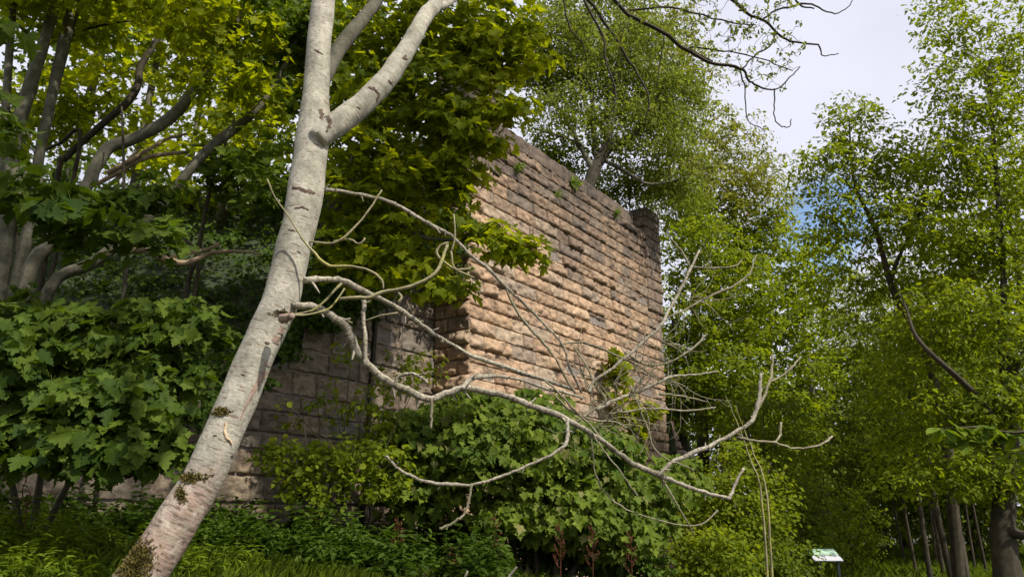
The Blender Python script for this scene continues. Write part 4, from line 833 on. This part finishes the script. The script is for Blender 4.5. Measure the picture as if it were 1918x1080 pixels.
for (px, Y, r, lean, bk), lb in zip(poles, pl_lab):
    r *= .55
    b = gpt(px, 1075, Y); h = 6.5
    cs = np.concatenate([world_clusters(b+[lean*h, 0, 5.2], (1.5, 1.5, 2.0), 75), world_clusters(b+[0, 0, 3.0], (1.2, 1.2, .7), 14)])
    plant('coppice_tree', lb, 'tree', b, [([tuple(b-[0, 0, .2])+(r*1.2,), tuple(b+[lean*2, .05, 2])+(r,), tuple(b+[lean*4+.1, 0, 4])+(r*.7,), tuple(b+[lean*h, 0, h])+(.02,)],)], [], 0, 16, .5, .12, T_OVATE, 'ovate_deep', bk+'_bark', 'trunks under the canopy at the lower right', extra=cs, grow_frac=.5)
# background trees closing the view
far = [(1180, 38, 15, 'ovate', 5), (1010, 33, 14, 'maple', 4.5), (900, 36, 15, 'ovate_deep', 4.5), (1370, 36, 10.5, 'ovate_deep', 4.5), (1500, 42, 9.5, 'ovate', 5), (1640, 45, 11, 'ovate_grey', 5), (1780, 38, 13, 'ovate', 4.6), (1900, 30, 14, 'ovate_deep', 4.2), (2020, 24, 13, 'ovate', 4), (760, 28, 13, 'ovate_deep', 4), (1560, 34, 5, 'ovate_deep', 3.5), (1700, 36, 6, 'ovate_deep', 3.6), (1830, 27, 6, 'ovate_deep', 3.4)]
far_lab = ['tall background tree directly behind the gnarled tree', 'bright background tree left of the gnarled tree', 'dark background tree behind the sunlit sycamore crown', 'dark background tree behind the olive-gold tree', 'background tree below the blue patch of sky', 'pale background tree in the gap beyond the path', 'background tree behind the slender open-crowned tree', 'dark background tree behind the right-edge tree', 'background tree reaching out of the right edge', 'dark background tree behind the fork of the leaning tree', 'low dark tree closing the end of the path at left', 'low dark tree closing the end of the path at centre', 'low dark tree closing the end of the path at right']
for (px, Y, h, lm, w), lb in zip(far, far_lab):
    b = gpt(px, 1060, Y); hh = h-b[2]*.5
    cs = world_clusters(b+[0, 0, hh*.55], (w*.85, w*.7, hh*.55), int(125*w))
    plant('background_tree', lb, 'tree', b, [([tuple(b-[0, 0, .2])+(.25,), tuple(b+[.1, 0, hh*.3])+(.2,), tuple(b+[0, 0, hh*.6])+(.12,), tuple(b+[.2, 0, hh])+(.03,)],)], [], 0, 22, .8, .19, T_OVATE, lm, 'brown_bark', 'background trees', extra=cs, grow_frac=.5)
# bushes right of the abutment and beyond the board
bush = [(1300, 940, 15.5, 80, 60, 'ovate', 'bright bush spreading from the right foot of the abutment', 150), (1400, 920, 15, 90, 110, 'ovate', 'tall bush behind the pair of thin bare stems', 240), (1500, 960, 16.5, 80, 90, 'ovate_deep', 'dark bush behind the information board', 200), (1330, 1030, 13, 90, 40, 'ovate', 'low bush in front of the abutment foot at the right', 130), (1450, 1040, 14.0, 70, 45, 'ovate_deep', 'low bush just left of the information board', 130), (1590, 960, 23, 70, 80, 'ovate', 'bush on the left side of the path beyond the board', 160), (1430, 800, 18, 90, 90, 'ovate_deep', 'dark bush above the thin bare stems', 200)]
for px, py, Y, rx, ry, lm, lb, n in bush:
    b = gpt(px, 1060, Y)
    plant('hazel_bush', lb, 'bush', b, [([tuple(b)+(.03,), tuple(P(px+dx, py+ry*.3, Y))+(.02,), tuple(P(px+dx*2, py-ry*.5, Y))+(.008,)],) for dx in (-25, 0, 22)], [(px, py, Y, rx, ry, 1.0), (px, py+ry*.6, Y-.3, rx*.9, ry*.6, .8)], n, 20, .3, .07, T_ROUND, lm, 'brown_bark', 'bushes right of the abutment', stem_name='stem', grow_frac=.6, tipr=.003, maxr=.015)
# thin bare stems
for (a, b_, c, lb) in [((1430, 1075), (1428, 940), (1395, 830), 'left one of two thin pale stems rising by the bushes'), ((1442, 1075), (1436, 930), (1412, 850), 'right one of two thin pale stems rising by the bushes')]:
    g = gpt(a[0], a[1], 11.5); W_ = [g, P(b_[0], b_[1], 11.5), P(c[0], c[1], 11.6), P(c[0]-35, c[1]-90, 11.7)]; mb = MB(); tube(mb, W_, [.022, .016, .010, .004], 7, 5, .008); tag(mb.build('sapling', M['twig']), lb, 'sapling', 'thin pale stems')
# broad-leaved twig reaching in at right
W_, R_ = pl([(1990, 800, 4), (1900, 810, 3), (1830, 800, 2.4), (1760, 803, 1.5)], 6.0, 6.2)
b = gpt(2080, 1080, 6.0)
chn = empty('chestnut_sapling', b, 'chestnut sapling reaching broad pale leaves in from the right edge', 'tree')
mb = MB(); tube(mb, [b-[0, 0, .1], b+[0, 0, 1.2], P(2040, 830, 6)], [.03, .022, .014], 8, 4); mb.build('trunk', M['brown_bark'], chn)
mb = MB(); tube(mb, np.vstack([[P(2040, 830, 6)], W_]), np.concatenate([[.012], R_]), 6, 4); tube(mb, [P(1960, 805, 6), P(1935, 850, 5.9), P(1905, 845, 5.9)], [.008, .006, .003], 6, 3); mb.build('branch', M['brown_bark'], chn)
cs = np.array([P(x, y, 6.1) for x, y in [(1765, 803), (1790, 800), (1820, 805), (1850, 800), (1870, 815), (1900, 812), (1925, 820), (1905, 845), (1930, 850), (1810, 825)]])
pos, nn, dd, sz = cluster_leaves(cs, 7, .05, .13, .2, 1.3, .2, .25); leaves('leaves', T_BROAD, pos, nn, dd, sz, M['herb'], chn)

# ------------------------------------------------------------------ information board
bb = gpt(1553, 1090, 14.0); bb[2] = low(bb[0], bb[1])
bd = empty('information_board', bb, 'tilted white and green information board on two dark posts by the path', 'sign')
c = [P(1511, 1027, 14.15), P(1561, 1027, 14.15), P(1580, 1049, 13.75), P(1525, 1049, 13.75)]
c = [np.array(q) for q in c]
wdt = .56; cx = (c[2]+c[3])/2; tl = np.array([-.33, .40, .17])       # the panel tilts up and away, skewed in plan
A0 = c[3]; A1 = c[2]; A2 = c[1]; A3 = c[0]
nrm3 = np.cross(A1-A0, A3-A0); nrm3 /= np.linalg.norm(nrm3)
mbp = MB(); n_ = 12; V = []
for (k, off) in ((0, 0.), (1, -.02)):
    for q in (A0, A1, A2, A3): V.append(q+nrm3*off)
mbp.add(V, [(0, 1, 2, 3), (7, 6, 5, 4), (0, 4, 5, 1), (1, 5, 6, 2), (2, 6, 7, 3), (3, 7, 4, 0)], [(0, 0), (1, 0), (1, 1), (0, 1)]*2)
m, t, o = new_mat('printed_map_panel'); uvn = t.nodes.new('ShaderNodeUVMap')
sx = t.nodes.new('ShaderNodeSeparateXYZ'); t.links.new(uvn.outputs[0], sx.inputs[0])
v1 = N(t, 'ShaderNodeTexNoise', Scale=5.0, Detail=5.0); t.links.new(uvn.outputs[0], v1.inputs['Vector'])
cc = ramp(t, math_(t, 'ADD', sx.outputs['Y'], math_(t, 'MULTIPLY_ADD', v1.outputs['Fac'], .7, -.35)), [(.30, (.50, .50, .54)), (.36, (.16, .18, .18)), (.43, (.24, .36, .24)), (.55, (.36, .52, .38)), (.8, (.2, .32, .22))], 'CONSTANT')
bs = N(t, 'ShaderNodeBsdfPrincipled', Roughness=.18); t.links.new(cc, bs.inputs['Base Color']); t.links.new(bs.outputs[0], o.inputs[0]); M['panel'] = m
mbp.build('panel', M['panel'], bd, smooth=False)
mb = MB()
for q0, q1 in ((A0, A1), (A1, A2), (A2, A3), (A3, A0)):
    tube(mb, [q0-nrm3*.012, q1-nrm3*.012], [.011, .011], 6, 1)
mb.build('frame', M['steel'], bd)
for t_ in (.2, .82):
    q = A0+(A1-A0)*t_ + (A3-A0)*.12; mb = MB(); g = low(q[0], q[1]); mb.box([q[0], q[1], (g-.2+q[2]-.03)/2], np.eye(3), (.022, .022, (q[2]-.03-g+.2)/2)); mb.box([q[0], q[1], q[2]-.035], np.eye(3), (.04, .06, .008)); mb.build('post', M['steel'], bd, smooth=False)

# ------------------------------------------------------------------ ground cover, grass
def lowpt(x0, x1, y0, y1, h0, h1):
    def f():
        x = rng.uniform(x0, x1); y = rng.uniform(y0, y1); u, v = UV_(x, y)
        if v > S_-.1 and u < LEN+.5: return None
        if v > -.05 and u > -.1 and u < LEN: return None
        return np.array([x, y, low(x, y)+rng.uniform(h0, h1)])
    return f
# leafy herbs bottom left: upright stalks with whorls
def herbs(name, label, fn, n, h, ls, T, mat):
    b = scatter(n, fn); pos = []; nn = []; dd = []; sz = []
    k = 9
    H = rng.uniform(.5, 1.15, n)*h*np.array([.55+1.5*max(0, .35+mnoise.noise(Vector((q[0]*1.6, q[1]*1.6, 5)))) for q in b]); lean = rng.normal(0, .12, (n, 2))
    for i in range(k):
        t = .35+.65*i/(k-1); p = b.copy(); p[:, 2] += H*t; p[:, 0] += lean[:, 0]*H*t; p[:, 1] += lean[:, 1]*H*t
        for s in (0, 1):
            a = rng.uniform(0, 2*np.pi, n); d = np.stack([np.cos(a), np.sin(a), .35+.3*t+rng.normal(0, .15, n)], 1)
            pos.append(p); dd.append(d); x = rng.normal(0, .25, (n, 3)); x[:, 2] += 1; nn.append(x); sz.append(ls*(1.15-.5*t)*rng.uniform(.7, 1.3, n))
    return tag(leaves(name, T, np.concatenate(pos), np.concatenate(nn), np.concatenate(dd), np.concatenate(sz), M[mat], None), label, 'ground cover', kind='stuff')
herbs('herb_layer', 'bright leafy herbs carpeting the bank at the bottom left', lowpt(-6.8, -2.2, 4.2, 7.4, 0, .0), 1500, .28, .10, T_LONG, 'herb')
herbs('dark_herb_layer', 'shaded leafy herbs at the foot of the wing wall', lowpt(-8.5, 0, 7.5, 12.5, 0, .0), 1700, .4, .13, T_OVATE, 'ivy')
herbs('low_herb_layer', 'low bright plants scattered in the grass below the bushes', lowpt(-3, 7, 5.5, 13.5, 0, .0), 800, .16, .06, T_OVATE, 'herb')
def grass(name, label, fn, n, h, mat, w=1.0):
    b = scatter(n, fn); d = rng.normal(0, .35, (n, 3)); d[:, 2] = 1; nn = rng.normal(0, 1, (n, 3)); nn[:, 2] = .1
    return tag(leaves(name, T_BLADE, b, nn, d, h*rng.uniform(.5, 1.3, n), M[mat], None), label, 'grass', kind='stuff')
grass('grass', 'bright long grass along the foot of the bushes', lowpt(-3.5, 5.5, 4.5, 11.5, -.02, 0), 75000, .26, 'grassm')
grass('path_grass', 'green grass of the shaded path at the lower right', lowpt(3, 26, 10, 40, -.02, 0), 60000, .34, 'grassm')
grass('dry_grass', 'straw-coloured dry stalks among the grass', lowpt(-1, 6, 7.5, 11.5, -.02, 0), 900, .32, 'drygrass')
# dry dock stems
docks = [(745, 990, 9.6), (928, 985, 9.4), (1048, 1000, 9.6), (1108, 1000, 9.8), (850, 1050, 9.0), (1180, 1010, 10)]
dl = ['leftmost rusty dry dock stalk in front of the dark bush base', 'tallest rusty dry dock stalk near the middle of the bush base', 'rusty dry dock stalk right of the tallest one', 'rusty dry dock stalk fourth from the left below the bush', 'short rusty dry stalk low in the grass below the bush', 'rightmost rusty dry dock stalk below the bush']
for (px, py, Y), lb in zip(docks, dl):
    g = gpt(px, 1060, Y); tip = P(px, py-25, Y); o = empty('dock_stalk', g, lb, 'plant', 'rusty dry dock stalks'); mb = MB(); tube(mb, [g, (g+tip)/2+[.01, 0, 0], tip], [.006, .005, .002], 6, 4); mb.build('stem', M['rust'], o)
    sp = MB(); pts = []
    for k in range(7):
        a = g+(tip-g)*(.45+.07*k); L = .16*(1-k*.09); sd2 = 1 if k % 2 else -1; e = a+[sd2*L*.5, rng.normal(0, .04), L]; tube(sp, [a, (a+e)/2+[sd2*.015, 0, -.01], e], [.004, .003, .002], 4, 2)
        for q in np.linspace(.3, 1, 9): pts.append(a+(e-a)*q)
    pts = np.array(pts); m_ = len(pts)*3; pos = np.repeat(pts, 3, 0)+rng.normal(0, .008, (m_, 3)); sp.build('side_stems', M['rust'], o)
    leaves('seed_heads', T_ROUND, pos, rng.normal(0, 1, (m_, 3)), rng.normal(0, 1, (m_, 3))+[0, 0, .8], rng.uniform(.012, .022, m_), M['rust'], o)
g = gpt(48, 1040, 6.4); mb = MB()
tube(mb, [g, P(45, 1000, 6.4), P(50, 950, 6.4), P(54, 925, 6.4)], [.008, .007, .006, .005], 6, 4)
for pts in ([(51, 952), (43, 930), (42, 915), (48, 902)], [(51, 950), (58, 930), (52, 915)], [(53, 945), (66, 935)], [(48, 902), (50, 888)]): tube(mb, [P(x, y, 6.4) for x, y in pts], np.linspace(.006, .003, len(pts)), 6, 3)
tag(mb.build('dry_stalk', M['rust']), 'brown forked dry stalk standing in the herbs at the far left', 'plant')
for (a, b_, lb) in [((868, 1100), (876, 1068), 'left one of two pale bare sticks poking up at the bottom edge'), ((948, 1100), (968, 1060), 'right one of two pale bare sticks poking up at the bottom edge')]:
    g = P(a[0], a[1], 5.5); g[2] = low(g[0], g[1]); mb = MB(); tube(mb, [g, P(a[0], a[1], 5.5), P(b_[0], b_[1], 5.5)], [.014, .012, .007], 7, 4); tag(mb.build('bare_stick', M['dead_bark']), lb, 'stick', 'pale sticks in the grass')
# brown thin stems in front of the dark gap beneath the bush
for k, px in enumerate([560, 585, 610, 640, 660, 690, 720]):
    pass
# ferns and tufts on the wall
for (px, py, u_, lb, s) in [(970, 316, 1.6, 'bright little fern growing from a joint near the top left of the abutment', .13), (1075, 345, 4.0, 'bright leafy tuft on the coping in front of the gnarled tree', .2), (1045, 365, 3.3, 'small dull tuft below the coping of the abutment', .09), (1155, 400, 6.2, 'grassy tuft on the coping near the right end', .13)]:
    r_ = ray(px, py); tt = float((CO-B*.07-EYE)@B/(r_@B)); q = EYE+r_*tt
    n = 60; d = rng.normal(0, 1, (n, 3)); d[:, 2] = np.abs(d[:, 2])*.8+.2; d -= B*.5
    tag(leaves('fern_tuft', T_LONG, q+rng.normal(0, .05, (n, 3)), rng.normal(0, 1, (n, 3)), d, s*rng.uniform(.5, 1.1, n), M['fern'], None), lb, 'fern', 'little plants on the abutment')
